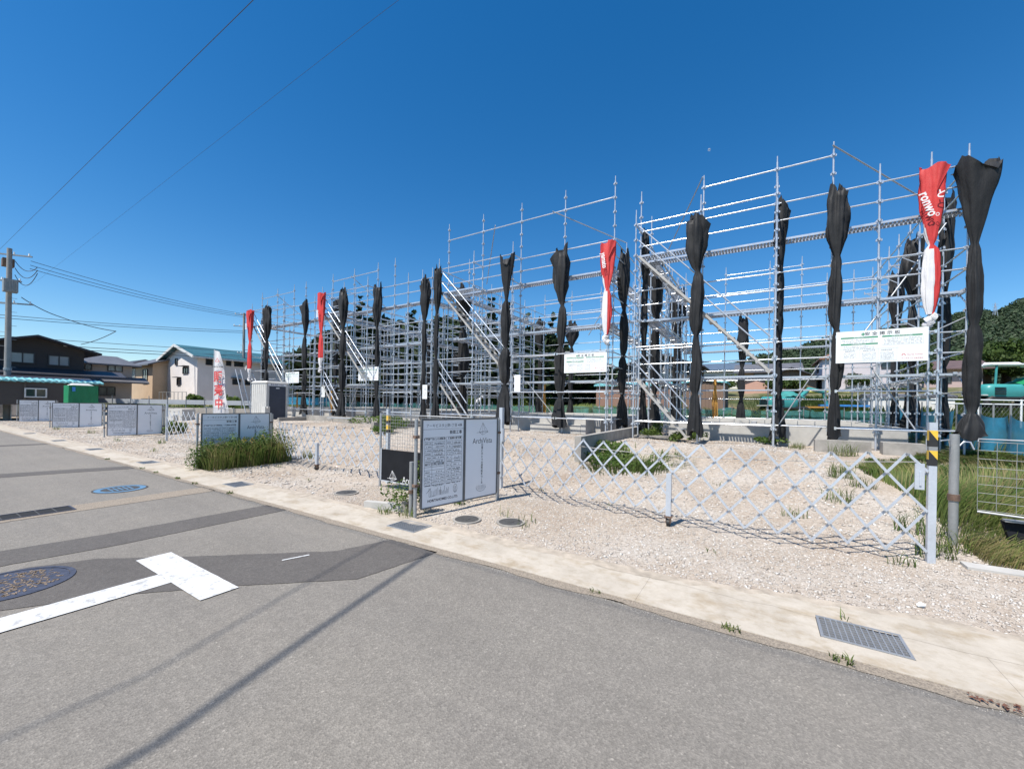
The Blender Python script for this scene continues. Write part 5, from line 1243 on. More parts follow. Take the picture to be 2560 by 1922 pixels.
ftext('HORITA HOME', 0.22, 2.77, 0.075, 'ink', 1, 0.002); ftext('△', 0.2, 3.05, 0.22, 'redink'); ftext('ArchiVista', 0.6, 0.95, 0.11, 'ink').rotation_euler = (R(90), R(-80), 0)
t = thing('sale_flag', 'pinkish sale flag rolled round the foot of the closest utility pole', 'flag', (-41.0, 4.7, 0), 0.5)
link('cloth', MB().path([(0, 0, 1.2), (0.05, 0, 1.7), (0.15, 0, 2.3), (0.12, 0, 2.62)], 0.2, 8, rs=[0.16, 0.2, 0.26, 0.24]).mesh('cloth', 'white'), t); link('flag_pole', MB().tube((0.35, 0, 0), (0.35, 0, 2.7), 0.02, 6).mesh('flag_pole', 'board'), t)

def cable(label, pts, r, sag=0.0, seg=18, mat='wire', group='overhead cables'):
    P = []
    for a, b in zip(pts[:-1], pts[1:]):
        a = Vector(a); b = Vector(b)
        for k in range(seg):
            q = k / seg; p = a.lerp(b, q); p.z -= sag * 4 * q * (1 - q); P.append(p)
    P.append(Vector(pts[-1])); o = link('cable', MB().path(P, r, 5, caps=False).mesh('cable', mat)); tag(o, label, 'cable', group); return o
def utility_pole(label, x, y, z0, top, r, arms, trans=True):
    t = thing('utility_pole', label, 'utility pole', (x, y, z0), 0, 'concrete utility poles'); h = top - z0
    link('pole', MB().tube((0, 0, -0.3), (0, 0, h), r, 16, r2=r * 0.7).mesh('pole', 'pole'), t)
    for (z, l0, l1, ang) in arms:
        c, s_ = math.cos(ang), math.sin(ang)
        ar = link('crossarm', MB().bar((l0 * c, l0 * s_, z), (l1 * c, l1 * s_, z), 0.08, 0.08).mesh('crossarm', 'greypost'), t)
        for k in range(4):
            q = l0 + (l1 - l0) * (k + 0.1) / 3.3; link('insulator', MB().tube((q * c, q * s_, z + 0.04), (q * c, q * s_, z + 0.2), 0.05, 8, r2=0.03).mesh('insulator', 'board'), t)
    if trans:
        tr = link('transformer', MB().box(0.2, 0.75, -0.3, 0.3, h - 2.9, h - 2.1).mesh('transformer', 'greypost'), t)
        for k in range(4): link('cooling_fin', MB().box(0.75, 0.8, -0.26 + k * 0.15, -0.22 + k * 0.15, h - 2.85, h - 2.15).mesh('cooling_fin', 'greypost'), t)
        link('switch_box', MB().box(-0.75, -0.2, -0.25, 0.25, h - 1.1, h - 0.6).mesh('switch_box', 'rust'), t)
        link('bracket', MB().bar((-0.1, 0, h - 0.9), (-0.35, 0, h - 0.3), 0.05, 0.05).mesh('bracket', 'board'), t)
    k = 0; z = h - 3.2
    while z > 3: link('step_bolt', MB().tube((0, -0.35 if k % 2 else -0.05, z), (0, 0.05 if k % 2 else 0.35, z), 0.012, 5).mesh('step_bolt', 'galvd'), t); z -= 0.45; k += 1
    link('band', MB().tube((0, 0, 3.2), (0, 0, 3.35), r * 1.08, 14).mesh('band', 'galvd'), t)
    return t
utility_pole('tall grey utility pole with transformer before the dark brown house', -41.6, 4.8, 0, 11.1, 0.17, [(10.7, -1.3, 1.1, 0.9), (6.95 + 0.6, -1.4, 1.2, 0.9), (9.0, -0.8, 0.6, 0.9)])
utility_pole('slim brown utility pole before the cream house', -49.5, 22.3, 0.9, 11.3, 0.17, [(10.2, -0.9, 0.9, 0.9), (8.9, -1.0, 0.7, 0.9), (5.9, -0.6, 0.4, 0.9)], False)
utility_pole('small distant utility pole behind the apricot house', -80, 30, 1, 9.2, 0.15, [(7.8, -0.7, 0.7, 0.9)], False)
utility_pole('thin far utility pole before the low ridge', -8.9, 72, 3.5, 12.2, 0.14, [(8.2, -0.8, 0.8, 0.3)], False)
p1, p2 = Vector((-41.6, 4.8, 0)), Vector((-49.5, 22.3, 0))
cable('dark overhead cable rising steeply to the upper edge from the tall pole', [(-41.6, 4.4, 10.9), (-7.6, 3.5, 8.5), (26, 2.6, 8.8)], 0.006, 0.0)
cable('faint thin overhead cable right of the steep dark one', [(-75, 6.5, 11.0), (-41, 5.9, 9.2), (-7.0, 5.3, 9.2), (26, 5.3, 9.6)], 0.0032, 0.0)
for k, (o_, z) in enumerate(((0.3, 10.4), (0.0, 10.15), (-0.3, 9.95))):
    cable('%s of three parallel cables between the two poles' % ('highest', 'middle', 'lowest')[k], [(-41.0 + o_ * 0.5, 5.6, z), (-49.2 + o_, 22.3, 11.1 - 0.12 * k)], 0.018, 0.35)
for k, (za, zb, sg, lab) in enumerate(((6.0, 9.3, 0.5, 'upper thin cable hanging level over the dark and beige houses'), (5.75, 9.1, 0.5, 'second thin cable hanging level over the beige house'), (4.35, 7.0, 0.2, 'thin cable passing low above the beige house roof'), (3.9, 6.5, 0.2, 'dark cable grazing the ridge of the dark brown house'), (3.7, 6.2, 0.2, 'dark cable just under the one grazing the dark ridge'))):
    cable(lab, [(-52, -9, za + 1.6), (-49.5, 22.3, zb)], 0.022 + 0.006 * (k > 2), sg)
for k, (zb, zc, sg, lab) in enumerate(((7.2, 8, 0.3, 'cable running behind the cream house roof'), (5.9, 6.2, 0.2, 'lower cable crossing before the cream house gable'))):
    cable(lab, [(-49.5, 22.3, zb), (-35, 60, zc)], 0.025, sg)
t = cable('slack dark service cable kinked in midair beside the tall pole', [(-41.7, 5.33, 8.07), (-41.73, 7.07, 7.12), (-41.13, 9.8, 6.51), (-46.22, 8.99, 5.75)], 0.026, 0.12)
for k in range(3): cable('%s jumper loop at the head of the tall pole' % ('largest', 'middle', 'smallest')[k], [(-41.3, 5.0, 10.3 - 0.45 * k), (-40.9, 5.9, 10.1 - 0.2 * k)], 0.02, 0.45 + 0.15 * k)
# service cable crossing above the road: throws the long soft shadow
cable('thick service cable crossing high over the road', [(-3.05, -16, 7.8), (-3.35, -3.5, 7.6), (-3.93, -1.2, 7.6)], 0.022, 0.05)
cable('second slimmer service cable crossing high over the road', [(-3.7, -16, 8.1), (-4.0, -3.5, 7.9), (-4.6, -1.2, 7.6)], 0.009, 0.05)
cable('thin span wire parallel to the road that carries the service cables', [(-30, -1.1, 7.9), (-3.93, -1.2, 7.6), (30, -1.3, 7.9)], 0.006, 0.0)

# ---------------------------------------------------------------- machines
def excavator(label, x, y, z, rz, folded, canopy, cover):
    t = thing('excavator', label, 'excavator', (x, y, z), rz, 'small teal excavators behind the lots')
    teal = simple('excavator_teal', (0.05, 0.28, 0.27), 0.35, 0, 0.08, 2)
    for s_ in (-1, 1):
        tr = link('track', MB().path([(-1.1, s_ * 0.6, 0.12), (-1.2, s_ * 0.6, 0.3), (-1.0, s_ * 0.6, 0.48), (1.0, s_ * 0.6, 0.48), (1.2, s_ * 0.6, 0.3), (1.1, s_ * 0.6, 0.12), (-1.1, s_ * 0.6, 0.12)], 0.14, 6).mesh('track', 'black'), t)
    bd = MB(); vs = []; n = 10
    for zz, k in ((0.55, 0.96), (0.75, 1.0), (1.05, 0.98), (1.2, 0.85)):
        for i in range(20):
            a = 2 * math.pi * i / 20; cx_, cy_ = math.cos(a), math.sin(a); e = 0.45
            vs.append((-0.35 + 0.95 * k * abs(cx_) ** e * (1 if cx_ > 0 else -1), 0.75 * k * abs(cy_) ** e * (1 if cy_ > 0 else -1), zz))
    bd.add(vs, [(j * 20 + i, j * 20 + (i + 1) % 20, (j + 1) * 20 + (i + 1) % 20, (j + 1) * 20 + i) for j in range(3) for i in range(20)] + [tuple(range(60, 80))], 0, True)
    body = link('body', bd.mesh('body', teal), t)
    gr = MB().box(-1.33, -1.28, -0.4, 0.4, 0.0, 0.03).mesh('louvre', 'black')
    for k in range(5): link('louvre', gr, body, (0, 0, 0.68 + 0.08 * k))
    g2_ = MB().box(-0.95, -0.5, -0.79, -0.73, 0.0, 0.03).mesh('louvre', 'black')
    for k in range(5): link('louvre', g2_, body, (0, 0, 0.68 + 0.08 * k))
    link('counterweight', MB().box(-1.36, -1.1, -0.62, 0.62, 0.6, 0.66).mesh('counterweight', 'plastic'), t)
    A_ = [(0.55, 0, 0.8), (1.6, 0, 1.75), (2.5, 0, 1.55)] if folded else [(0.55, 0, 0.8), (1.3, 0, 1.2), (2.0, 0, 0.9)]
    link('boom', MB().path(A_, 0.13, 6).mesh('boom', teal), t); link('stick', MB().path([A_[-1], (2.75, 0, 0.7)], 0.1, 6).mesh('stick', teal), t)
    link('bucket', MB().add([(2.55, -0.3, 0.75), (2.95, -0.3, 0.7), (2.75, -0.3, 0.15), (2.35, -0.3, 0.3), (2.55, 0.3, 0.75), (2.95, 0.3, 0.7), (2.75, 0.3, 0.15), (2.35, 0.3, 0.3)], [(0, 1, 2, 3), (7, 6, 5, 4), (1, 5, 6, 2), (0, 4, 5, 1), (2, 6, 7, 3)]).mesh('bucket', teal), t)
    link('cylinder', MB().tube((0.7, 0.05, 0.7), (1.5, 0.05, 1.45), 0.05, 8).mesh('cylinder', 'galv'), t)
    link('blade', MB().box(1.35, 1.42, -0.75, 0.75, 0.05, 0.4).mesh('blade', teal), t)
    if canopy:
        link('canopy_roof', MB().path([(-0.9, 0, 2.15), (-0.8, 0, 2.28), (0.6, 0, 2.3), (0.85, 0, 2.18)], 0.1, 6).mesh('canopy_roof', 'board'), t)
        m_ = MB(); m_.box(-0.95, 0.85, -0.6, 0.6, 2.2, 2.27); link('canopy_panel', m_.mesh('canopy_panel', 'board'), t)
        for s_ in (-1, 1): link('canopy_post', MB().tube((-0.75, s_ * 0.5, 1.1), (-0.7, s_ * 0.5, 2.2), 0.05, 6).mesh('canopy_post', teal), t)
    m_ = MB(); vs = []; r_ = random.Random(6)
    cx0, cx1 = (0.35, 1.8) if canopy else (-0.4, 0.9)
    for i in range(9):
        for j in range(7):
            u, v_ = i / 8, j / 6; vs.append((cx0 + (cx1 - cx0) * u + 0.04 * r_.random(), -0.7 + 1.4 * v_, 1.05 + 0.55 * math.sin(math.pi * (0.12 + 0.8 * u)) * math.sin(math.pi * (0.1 + 0.8 * v_)) + 0.08 * r_.random()))
    m_.add(vs, [(i * 7 + j, (i + 1) * 7 + j, (i + 1) * 7 + j + 1, i * 7 + j + 1) for i in range(8) for j in range(6)], 0, True)
    link('cover_sheet', m_.mesh('cover_sheet', cover), t)
    return t
excavator('teal excavator with folded arm, behind the closest scaffold', 1.3, 31.0, 1.1, 0.55, True, False, simple('teal_cover', (0.04, 0.22, 0.2), 0.6, 0, .3, 2, .5, 5))
excavator('bright teal excavator with white canopy and a green cover, behind the white guard rail', 10.9, 31.6, 1.8, 0.35, False, True, 'tarp')
t = thing('blue_sheet', 'bright blue sheet lying flat on boards beside the folded excavator', 'sheet', (3.6, 32.0, 1.75), 0.5)
link('sheet', MB().box(0, 2.6, 0, 0.8, 0.0, 0.12).mesh('sheet', 'bluesheet'), t); link('plank', MB().box(-3.2, 0.1, 0, 0.8, -0.12, -0.02).mesh('plank', 'rope'), t)
t = thing('yellow_kayak', 'long pale yellow boat shape by the hedge of the mauve house', 'boat', (3.6, 44.5, 3.1), 0.3)
link('hull', MB().path([(0, 0, 0), (0.5, 0, 0.05), (2.2, 0, 0.08), (3.2, 0, 0)], 0.15, 8, rs=[0.02, 0.16, 0.17, 0.02]).mesh('hull', 'yellowboat'), t)
def car(label, x, y, z, rz, mat):
    t = thing('parked_car', label, 'car', (x, y, z), rz, 'cars parked far behind the lots')
    prof = [(-2.0, .35), (-2.05, .75), (-1.9, 1.0), (-1.5, 1.1), (-1.1, 1.55), (0.5, 1.58), (1.05, 1.1), (1.9, .95), (2.05, .6), (2.0, .35)]
    vs = [(a, s_ * 0.82 * (0.85 if b > 1.2 else 1), b) for s_ in (-1, 1) for a, b in prof]; n = len(prof)
    mb = MB(); mb.add(vs, [tuple(range(n)), tuple(reversed(range(n, 2 * n)))] + [(k, k + n, (k + 1) % n + n, (k + 1) % n) for k in range(n)]); link('body', mb.mesh('body', mat), t)
    for s_ in (-1, 1): link('side_window', MB().add([(-1.15, s_ * 0.78, 1.12), (0.85, s_ * 0.78, 1.12), (0.45, s_ * 0.72, 1.48), (-1.0, s_ * 0.72, 1.48)], [(0, 1, 2, 3)]).mesh('side_window', 'glass'), t)
    for a in (-1.3, 1.3):
        for s_ in (-1, 1): link('wheel', MB().tube((a, s_ * 0.7, 0.32), (a, s_ * 0.86, 0.32), 0.32, 14).mesh('wheel', 'black'), t)
    return t
car('white car parked far behind, right of the portable toilet', -42.0, 31.2, 1.2, 0.5, 'carwhite')
car('black car parked under the trees, right of the heart topped mesh sheet', -16.2, 35.0, 1.5, 0.4, 'carblack')
# crouching person in the plot behind the second scaffold
t = thing('person', 'person in white shirt and white sun hat bending down behind the teal net', 'person', (-19.6, 26.0, float(H(-19.6, 26.0))), 0.6)
bm = bmesh.new(); J = {'pel': (0, 0, .75), 'ch': (.3, 0, 1.05), 'nk': (.42, 0, 1.14), 'hd': (.52, 0, 1.2), 'kl': (.1, .12, .42), 'fl': (0, .13, .05), 'tl': (.18, .13, .03), 'kr': (.1, -.12, .42), 'fr': (0, -.13, .05), 'tr': (.18, -.13, .03), 'sl': (.34, .19, 1.04), 'el': (.42, .22, .75), 'hl': (.52, .15, .5), 'sr': (.34, -.19, 1.04), 'er': (.42, -.22, .75), 'hr': (.52, -.15, .5)}
V_ = {k: bm.verts.new(v) for k, v in J.items()}
for a, b in (('pel', 'ch'), ('ch', 'nk'), ('nk', 'hd'), ('pel', 'kl'), ('kl', 'fl'), ('fl', 'tl'), ('pel', 'kr'), ('kr', 'fr'), ('fr', 'tr'), ('ch', 'sl'), ('sl', 'el'), ('el', 'hl'), ('ch', 'sr'), ('sr', 'er'), ('er', 'hr')): bm.edges.new((V_[a], V_[b]))
me = bpy.data.meshes.new('body'); bm.to_mesh(me); bm.free(); ob = link('body', me, t); ob.modifiers.new('skin', 'SKIN'); rad = [.15, .17, .06, .1, .08, .055, .04, .08, .055, .04, .07, .05, .035, .07, .05, .035]
for i, r_ in enumerate(rad): me.skin_vertices[0].data[i].radius = (r_, r_)
me.skin_vertices[0].data[0].use_root = True; s2 = ob.modifiers.new('sub', 'SUBSURF'); s2.levels = 1; s2.render_levels = 1
ob.data.materials.append(M['white']); link('trousers', MB().path([(0, .1, .75), (.1, .12, .42), (0, .13, .1)], .1, 8, rs=[.13, .1, .075]).mesh('trousers', 'navy'), t); link('trousers', MB().path([(0, -.1, .75), (.1, -.12, .42), (0, -.13, .1)], .1, 8, rs=[.13, .1, .075]).mesh('trousers', 'navy'), t)
link('hat', MB().path([(.5, 0, 1.26), (.54, 0, 1.3), (.55, 0, 1.4)], .1, 12, rs=[.24, .12, .09]).mesh('hat', 'white'), t); link('head', MB().path([(.5, 0, 1.12), (.55, 0, 1.2), (.56, 0, 1.3)], .1, 10, rs=[.07, .1, .08]).mesh('head', 'skin'), t)
# the moon, pale in the day sky
m, nt, b = newmat('day_moon'); g = nt.nodes.new('ShaderNodeBsdfTransparent'); ms = nt.nodes.new('ShaderNodeMixShader'); ms.inputs[0].default_value = 0.22
b.inputs['Base Color'].default_value = (0.8, 0.8, 0.78, 1); nt.links.new(g.outputs[0], ms.inputs[1]); nt.links.new(b.outputs[0], ms.inputs[2]); nt.links.new(ms.outputs[0], nt.nodes['Material Output'].inputs[0])
M['moon'] = m
mb = MB(); n = 20; vs = []
for i in range(n): a = math.pi * 1.15 * (i / (n - 1)) + 0.2; vs.append((9 * math.cos(a), 0, 9 * math.sin(a)))
for i in range(n): a = math.pi * 1.15 * (1 - i / (n - 1)) + 0.2; vs.append((9 * math.cos(a) * 1.0 + 0.5, 0.2, 9 * math.sin(a) * 0.25 - 1))
bm = bmesh.new(); bmesh.ops.create_icosphere(bm, subdivisions=2, radius=8.5); me = bpy.data.meshes.new('moon'); bm.to_mesh(me); bm.free(); me.materials.append(m)
for p in me.polygons: p.use_smooth = True
d0 = 2400; tx, ez = (1773 - 1280) / 1000 - 0.0109, (1012 - 375) / 1000 + 0.0084
o = link('moon', me, None, (d0 * (tx * math.cos(A) - math.sin(A)), d0 * (tx * math.sin(A) + math.cos(A)), 1.5 + ez * d0)); tag(o, 'faint pale daytime moon above the closest scaffold', 'moon')

# ---------------------------------------------------------------- vegetation
def leaf_cloud(centers, radii, per, size, seed, flat=0.75):
    """many small leaf triangles pairs (quads) spread through ellipsoid clumps, denser on the shell"""
    r = np.random.default_rng(seed); P = []
    for c, rad, n in zip(centers, radii, per):
        d = r.normal(size=(n, 3)); d /= np.linalg.norm(d, axis=1)[:, None]
        q = r.random(n) ** 0.38; P.append(np.array(c) + d * q[:, None] * np.array(rad))
    P = np.concatenate(P); n = len(P)
    a = r.normal(size=(n, 3)); a /= np.linalg.norm(a, axis=1)[:, None]; b = np.cross(a, r.normal(size=(n, 3))); b /= np.linalg.norm(b, axis=1)[:, None]
    s = size * (0.6 + 0.8 * r.random(n))[:, None]
    V = np.stack([P - a * s, P + b * s * 0.55, P + a * s, P - b * s * 0.55], 1).reshape(-1, 3)
    return V, np.arange(4 * n).reshape(-1, 4)
def tree(label, x, y, h, w, style, seed, mat='pine', n=5000, cat='tree', group='trees behind the lots', z=None, name='tree'):
    r = random.Random(seed); z0 = float(H(x, y)) if z is None else z
    t = thing(name, label, cat, (x, y, z0), r.uniform(0, 6), group)
    tk = MB(); tr_r = 0.05 + w * 0.045; lean = r.uniform(-0.03, 0.03) * h
    top = (lean, 0, h * (0.93 if style == 'cone' else 0.75))
    tk.path([(0, 0, -0.2), (lean * 0.3, 0, h * 0.3), (lean * 0.7, 0, h * 0.6), top], tr_r, 8, rs=[tr_r * 1.3, tr_r, tr_r * 0.7, tr_r * 0.15])
    C, Rr, Nn = [], [], []
    if style == 'cone':
        k = int(h * 3.2)
        for i in range(k):
            q = 0.12 + 0.88 * (i + r.random()) / k; rad = w / 2 * (1.05 - q) ** 0.75
            for j in range(3 if q < 0.85 else 1):
                a = r.uniform(0, 6.28); L = rad * r.uniform(0.35, 0.95); zz = h * q
                C.append((lean * q + L * math.cos(a), L * math.sin(a), zz - 0.1 * L)); s_ = max(0.22, rad * r.uniform(0.4, 0.6)); Rr.append((s_, s_, s_ * 0.5)); Nn.append(1)
                if r.random() < 0.6: tk.tube((lean * q, 0, zz - 0.05), (lean * q + L * math.cos(a), L * math.sin(a), zz - 0.1 * L), 0.03, 4)
    else:
        k = 26 if mat != 'pine' else 46
        for i in range(k):
            a = r.uniform(0, 6.28); e = r.uniform(-0.5 if mat != 'pine' else -0.95, 1.35); L = r.uniform(0.3 if mat == 'pine' else 0.45, 0.95)
            px_, py_, pz = w / 2 * L * math.cos(a) * math.cos(e * 0.8), w / 2 * L * math.sin(a) * math.cos(e * 0.8), h * 0.55 + h * 0.36 * L * math.sin(e)
            if style == 'bush': pz = h * 0.45 + h * 0.42 * L * math.sin(e)
            C.append((px_, py_, pz)); s_ = w * (r.uniform(0.13, 0.22) if mat != 'pine' else r.uniform(0.17, 0.27)); Rr.append((s_, s_, s_ * r.uniform(0.55, 0.8))); Nn.append(1)
            if i % 2 == 0: tk.tube((0, 0, h * r.uniform(0.2, 0.5)), (px_, py_, pz), 0.035 * h / 6, 4, r2=0.012)
    vol = np.array([rr[0] ** 1.6 for rr in Rr]); Nn = np.maximum(12, (n * vol / vol.sum()).astype(int))
    V, F = leaf_cloud(C, Rr, Nn, max(0.08, w * (0.06 if mat == 'pine' else 0.036)) if style != 'cone' else 0.22, seed)
    link('trunk', tk.mesh('trunk', 'bark'), t); link('crown', npmesh('crown', V, F, mat), t)
    return t
TR = [  # u-depth derived positions: (x, y, top z, width, style, label)
 (-34.0, 26.0, 12.1, 3.4, 'cone', 'tallest dark conifer with a leaning top, behind the third scaffold'),
 (-35.8, 27.5, 9.9, 5.0, 'broad', 'dark tree left of the tallest conifer'),
 (-31.8, 27.6, 10.6, 5.0, 'broad', 'dense dark tree right of the tallest conifer'),
 (-29.6, 28.6, 10.9, 4.6, 'cone', 'pointed dark conifer right behind the third safety board'),
 (-28.2, 29.5, 10.2, 4.6, 'broad', 'dark round tree behind the back corner of the third scaffold'),
 (-26.2, 30.4, 9.4, 4.4, 'broad', 'dark tree seen just left of the second stairway'),
 (-24.6, 31.5, 11.6, 2.6, 'cone', 'slim conifer rising by the top of the second stairway'),
 (-23.2, 33.0, 12.4, 3.0, 'cone', 'slim tall conifer under the second stairway handrail'),
 (-21.5, 33.5, 11.6, 3.2, 'cone', 'slim conifer in the middle of the second scaffold'),
 (-19.2, 33.5, 10.4, 3.4, 'cone', 'conifer behind the heart topped mesh sheet'),
 (-17.0, 34.5, 10.2, 3.2, 'cone', 'conifer just right of the heart topped mesh sheet'),
 (-39.2, 26.5, 8.0, 5.4, 'broad', 'olive dark tree left of the dark grove'),
 (-42.8, 28.6, 7.2, 5.0, 'broad', 'broad dark tree behind the farthest scaffold'),
 (-33.0, 24.9, 8.2, 5.6, 'broad', 'wide dark tree in front of the tallest conifer'),
 (-27.4, 27.4, 7.6, 5.2, 'broad', 'wide dark tree low behind the second scaffold corner'),
 (-22.2, 30.8, 8.2, 5.0, 'broad', 'wide dark tree below the slim conifers'),
 (-17.6, 32.4, 7.0, 4.6, 'broad', 'dark tree filling the gap at the second scaffold'),
 (-13.8, 35.8, 5.6, 4.0, 'broad', 'lower dark tree right of the second scaffold grove'),
 (-46.5, 30, 6.2, 4.0, 'broad', 'small dark tree right of the slim brown pole'),
 (-36.8, 31.5, 9.2, 6.4, 'broad', 'wide dark crown rising behind the olive dark tree'),
 (-31.0, 32.5, 11.0, 6.6, 'broad', 'tall dark crown at the heart of the grove'),
 (-25.6, 34.5, 10.4, 6.4, 'broad', 'tall dark crown behind the second stairway'),
 (-20.4, 36.5, 9.6, 6.0, 'broad', 'tall dark crown behind the middle of the second scaffold'),
 (-33.6, 31.0, 5.6, 6.8, 'bush', 'low dark undergrowth tree below the tallest conifer'),
 (-28.0, 33.0, 5.4, 7.0, 'bush', 'low dark undergrowth tree behind the third safety board'),
 (-22.8, 35.0, 5.4, 7.0, 'bush', 'low dark undergrowth tree left of the second scaffold grove'),
 (-17.8, 37.0, 5.2, 6.4, 'bush', 'low dark undergrowth tree behind the heart topped mesh sheet'),
]
for i, (x, y, tz, w, st, lab) in enumerate(TR):
    z0 = float(H(x, y)); tree(lab, x, y, tz - z0, w * (1.3 if st != 'cone' else 1.15), st, 100 + i, 'pine', 9500 if st != 'cone' else 6500)
for i, (x, y, h, w, lab, mt) in enumerate([
 (-17.2, 43.5, 2.8, 3.6, 'round green bush left of the aqua roofed shed', 'broad'), (-3.6, 52.0, 2.6, 3.4, 'round shrub left of the salmon hut', 'broad'),
 (9.6, 60.5, 2.4, 2.6, 'bushy shrub against the mauve house', 'broad'), (14.2, 59.5, 3.6, 3.4, 'big shrub at the right end of the mauve house', 'broad'), (2.6, 56.0, 2.2, 3.6, 'shrub between the salmon hut and the mauve house', 'broad'),
 (-38.6, 14.0, 1.6, 1.3, 'small potted looking shrub on the left of the cream house fence', 'weed'), (-36.2, 15.6, 1.5, 1.8, 'small round shrub in front of the cream house', 'weed'), (-45.2, 3.95, 0.9, 1.5, 'low shrub at the foot of the most distant signboard', 'weed')]):
    tree(lab, x, y, h, w, 'bush', 300 + i, mt, 2600, 'shrub', 'shrubs behind the lots', name='shrub')
for i, (x, y, tz, w, lab) in enumerate([(27.4, 84, 10.6, 8, 'yellow green spreading tree left behind the canopy excavator'), (30.6, 88, 11.8, 9.5, 'large layered tree above the canopy excavator'), (36.0, 92, 12.6, 10, 'large tree at the right end above the green cover'), (21.5, 80, 8.2, 6.5, 'round tree behind the outermost mesh sheet'), (33.5, 78, 8.4, 7, 'lower tree behind the white canopy'), (40, 84, 9.5, 8, 'tree past the right end of the guard rail')]):
    z0 = float(H(x, y)) ; tree(lab, x, y, tz - z0, w, 'broad', 400 + i, 'broad', 5500, group='large trees at the foot of the hill')
def hedge(label, a, b, h, w, seed, mat='weed', n=3500, leaf=0.06):
    a = np.array(a, float); b = np.array(b, float); L = np.linalg.norm(b - a); k = int(L / 0.5); r = np.random.default_rng(seed)
    C, Rr, Nn = [], [], []
    for i in range(k):
        p = a + (b - a) * (i + 0.5) / k; hh = h * r.uniform(0.6, 1.1); z = float(H(p[0], p[1])); C.append((p[0], p[1] + r.uniform(-w, w) * 0.3, z + hh * 0.45)); Rr.append((0.45, w / 2, hh * 0.5)); Nn.append(n // k)
    V, F = leaf_cloud(C, Rr, Nn, leaf, seed); o = link('hedge', npmesh('hedge', V, F, mat)); tag(o, label, 'hedge'); return o
hedge('low green hedge of crops behind the teal net', (-24, 28.5), (-15.5, 31.5), 1.5, 1.2, 1, 'weed', 9000, 0.09)
hedge('dark clipped hedge below the mauve house', (2.5, 57.5), (14, 58.5), 0.55, 1.0, 2, 'broad', 4000, 0.08)
hedge('rough green bank below the cream house', (-41.5, 10.8), (-31, 16.6), 0.75, 0.9, 3, 'weed', 6000, 0.06)
# weeds growing over the second signboard
def weeds(name, label, cat, spots, seed, mat='weed', leaf=0.035):
    r = np.random.default_rng(seed); C, Rr, Nn = [], [], []
    for (x, y, hh, w, n) in spots:
        z = float(H(x, y))
        for i in range(6):
            C.append((x + r.uniform(-w, w) * 0.5, y + r.uniform(-w, w) * 0.5, z + hh * r.uniform(0.2, 0.75))); Rr.append((w * 0.45, w * 0.45, hh * 0.35)); Nn.append(n // 6)
    V, F = leaf_cloud(C, Rr, Nn, leaf, seed); o = link(name, npmesh(name, V, F, mat)); o['kind'] = 'stuff'; return o
r_ = random.Random(9)
sp_ = [(-10.4 + r_.uniform(0.0, 0.45), 3.9 + 0.17 * k, 0.66 + 0.2 * math.sin(k * 2.3), 0.42, 1000) for k in range(10)]
weeds('weeds', '', '', sp_, 5, 'weed', 0.022)
weeds('weeds', '', '', [(-4.25, 3.95, 0.4, 0.3, 380), (-3.95, 4.1, 0.5, 0.2, 400), (-3.85, 4.7, 0.2, 0.2, 200), (-3.9, 3.92, 0.75, 0.1, 360)], 6, 'weed', 0.02)
weeds('weeds', '', '', [(-2.9, 9.0, 0.3, 0.9, 700), (-2.2, 8.7, 0.28, 0.8, 600), (-3.1, 9.9, 0.3, 0.7, 500), (-1.6, 13.5, 0.3, 0.5, 500), (-3.0, 13.2, 0.5, 0.5, 700), (-2.0, 12.8, 0.3, 0.4, 400), (0.3, 13.4, 0.22, 0.5, 400)], 7, 'weed', 0.04)
weeds('weeds', '', '', [(-12.0, 10.6, 0.5, 0.8, 1200), (-11.0, 9.6, 0.35, 0.6, 700), (-16.4, 12.5, 0.4, 0.8, 900), (-15.2, 12.6, 0.45, 0.7, 900), (-14.2, 12.6, 0.45, 0.6, 700), (-22.0, 5.9, 0.6, 0.5, 700), (-20.9, 6.9, 0.6, 0.5, 700)], 8, 'weed', 0.045)
def fw1(r, n):
    x = -10.5 + 0.75 * r.random(n) ** 1.3; y = 3.75 + 1.75 * r.random(n); return x, y, 0.3 + 0.5 * r.random(n)
def fw2(r, n):
    a = r.uniform(0, 6.28, n); q = r.random(n) ** 0.6; X = -2.55 + 1.25 * q * np.cos(a) + 0.12 * r.normal(size=n); Y = 9.0 + 1.1 * q * np.sin(a) + 0.12 * r.normal(size=n)
    keep = np.sin(X * 5.1 + 1.3) * np.sin(Y * 4.3) + 0.5 * np.sin(X * 11 + Y * 9) > -0.25 + 0.5 * q - 0.3; return X, Y, np.where(keep, 0.12 + 0.34 * r.random(n) * (1.1 - 0.6 * q), 0.02)
WEEDB = (fw1, fw2)
# yellow flowers in the weeds
mb = MB()
for (x, y, z) in ((-10.1, 5.0, 0.62), (-10.05, 4.75, 0.58), (-10.1, 4.6, 0.6)):
    for k in range(7):
        a = k * 0.9; c_, s_ = math.cos(a), math.sin(a); mb.add([(x, y, z), (x + 0.02 * s_ + 0.01, y + 0.05 * c_ - 0.015, z + 0.05 * s_), (x + 0.01, y + 0.06 * c_, z + 0.06 * s_), (x + 0.02 * s_ + 0.01, y + 0.05 * c_ + 0.015, z + 0.05 * s_ + 0.02)], [(0, 1, 2, 3)])
o = link('yellow_flowers', mb.mesh('yellow_flowers', 'yellow')); o['kind'] = 'stuff'

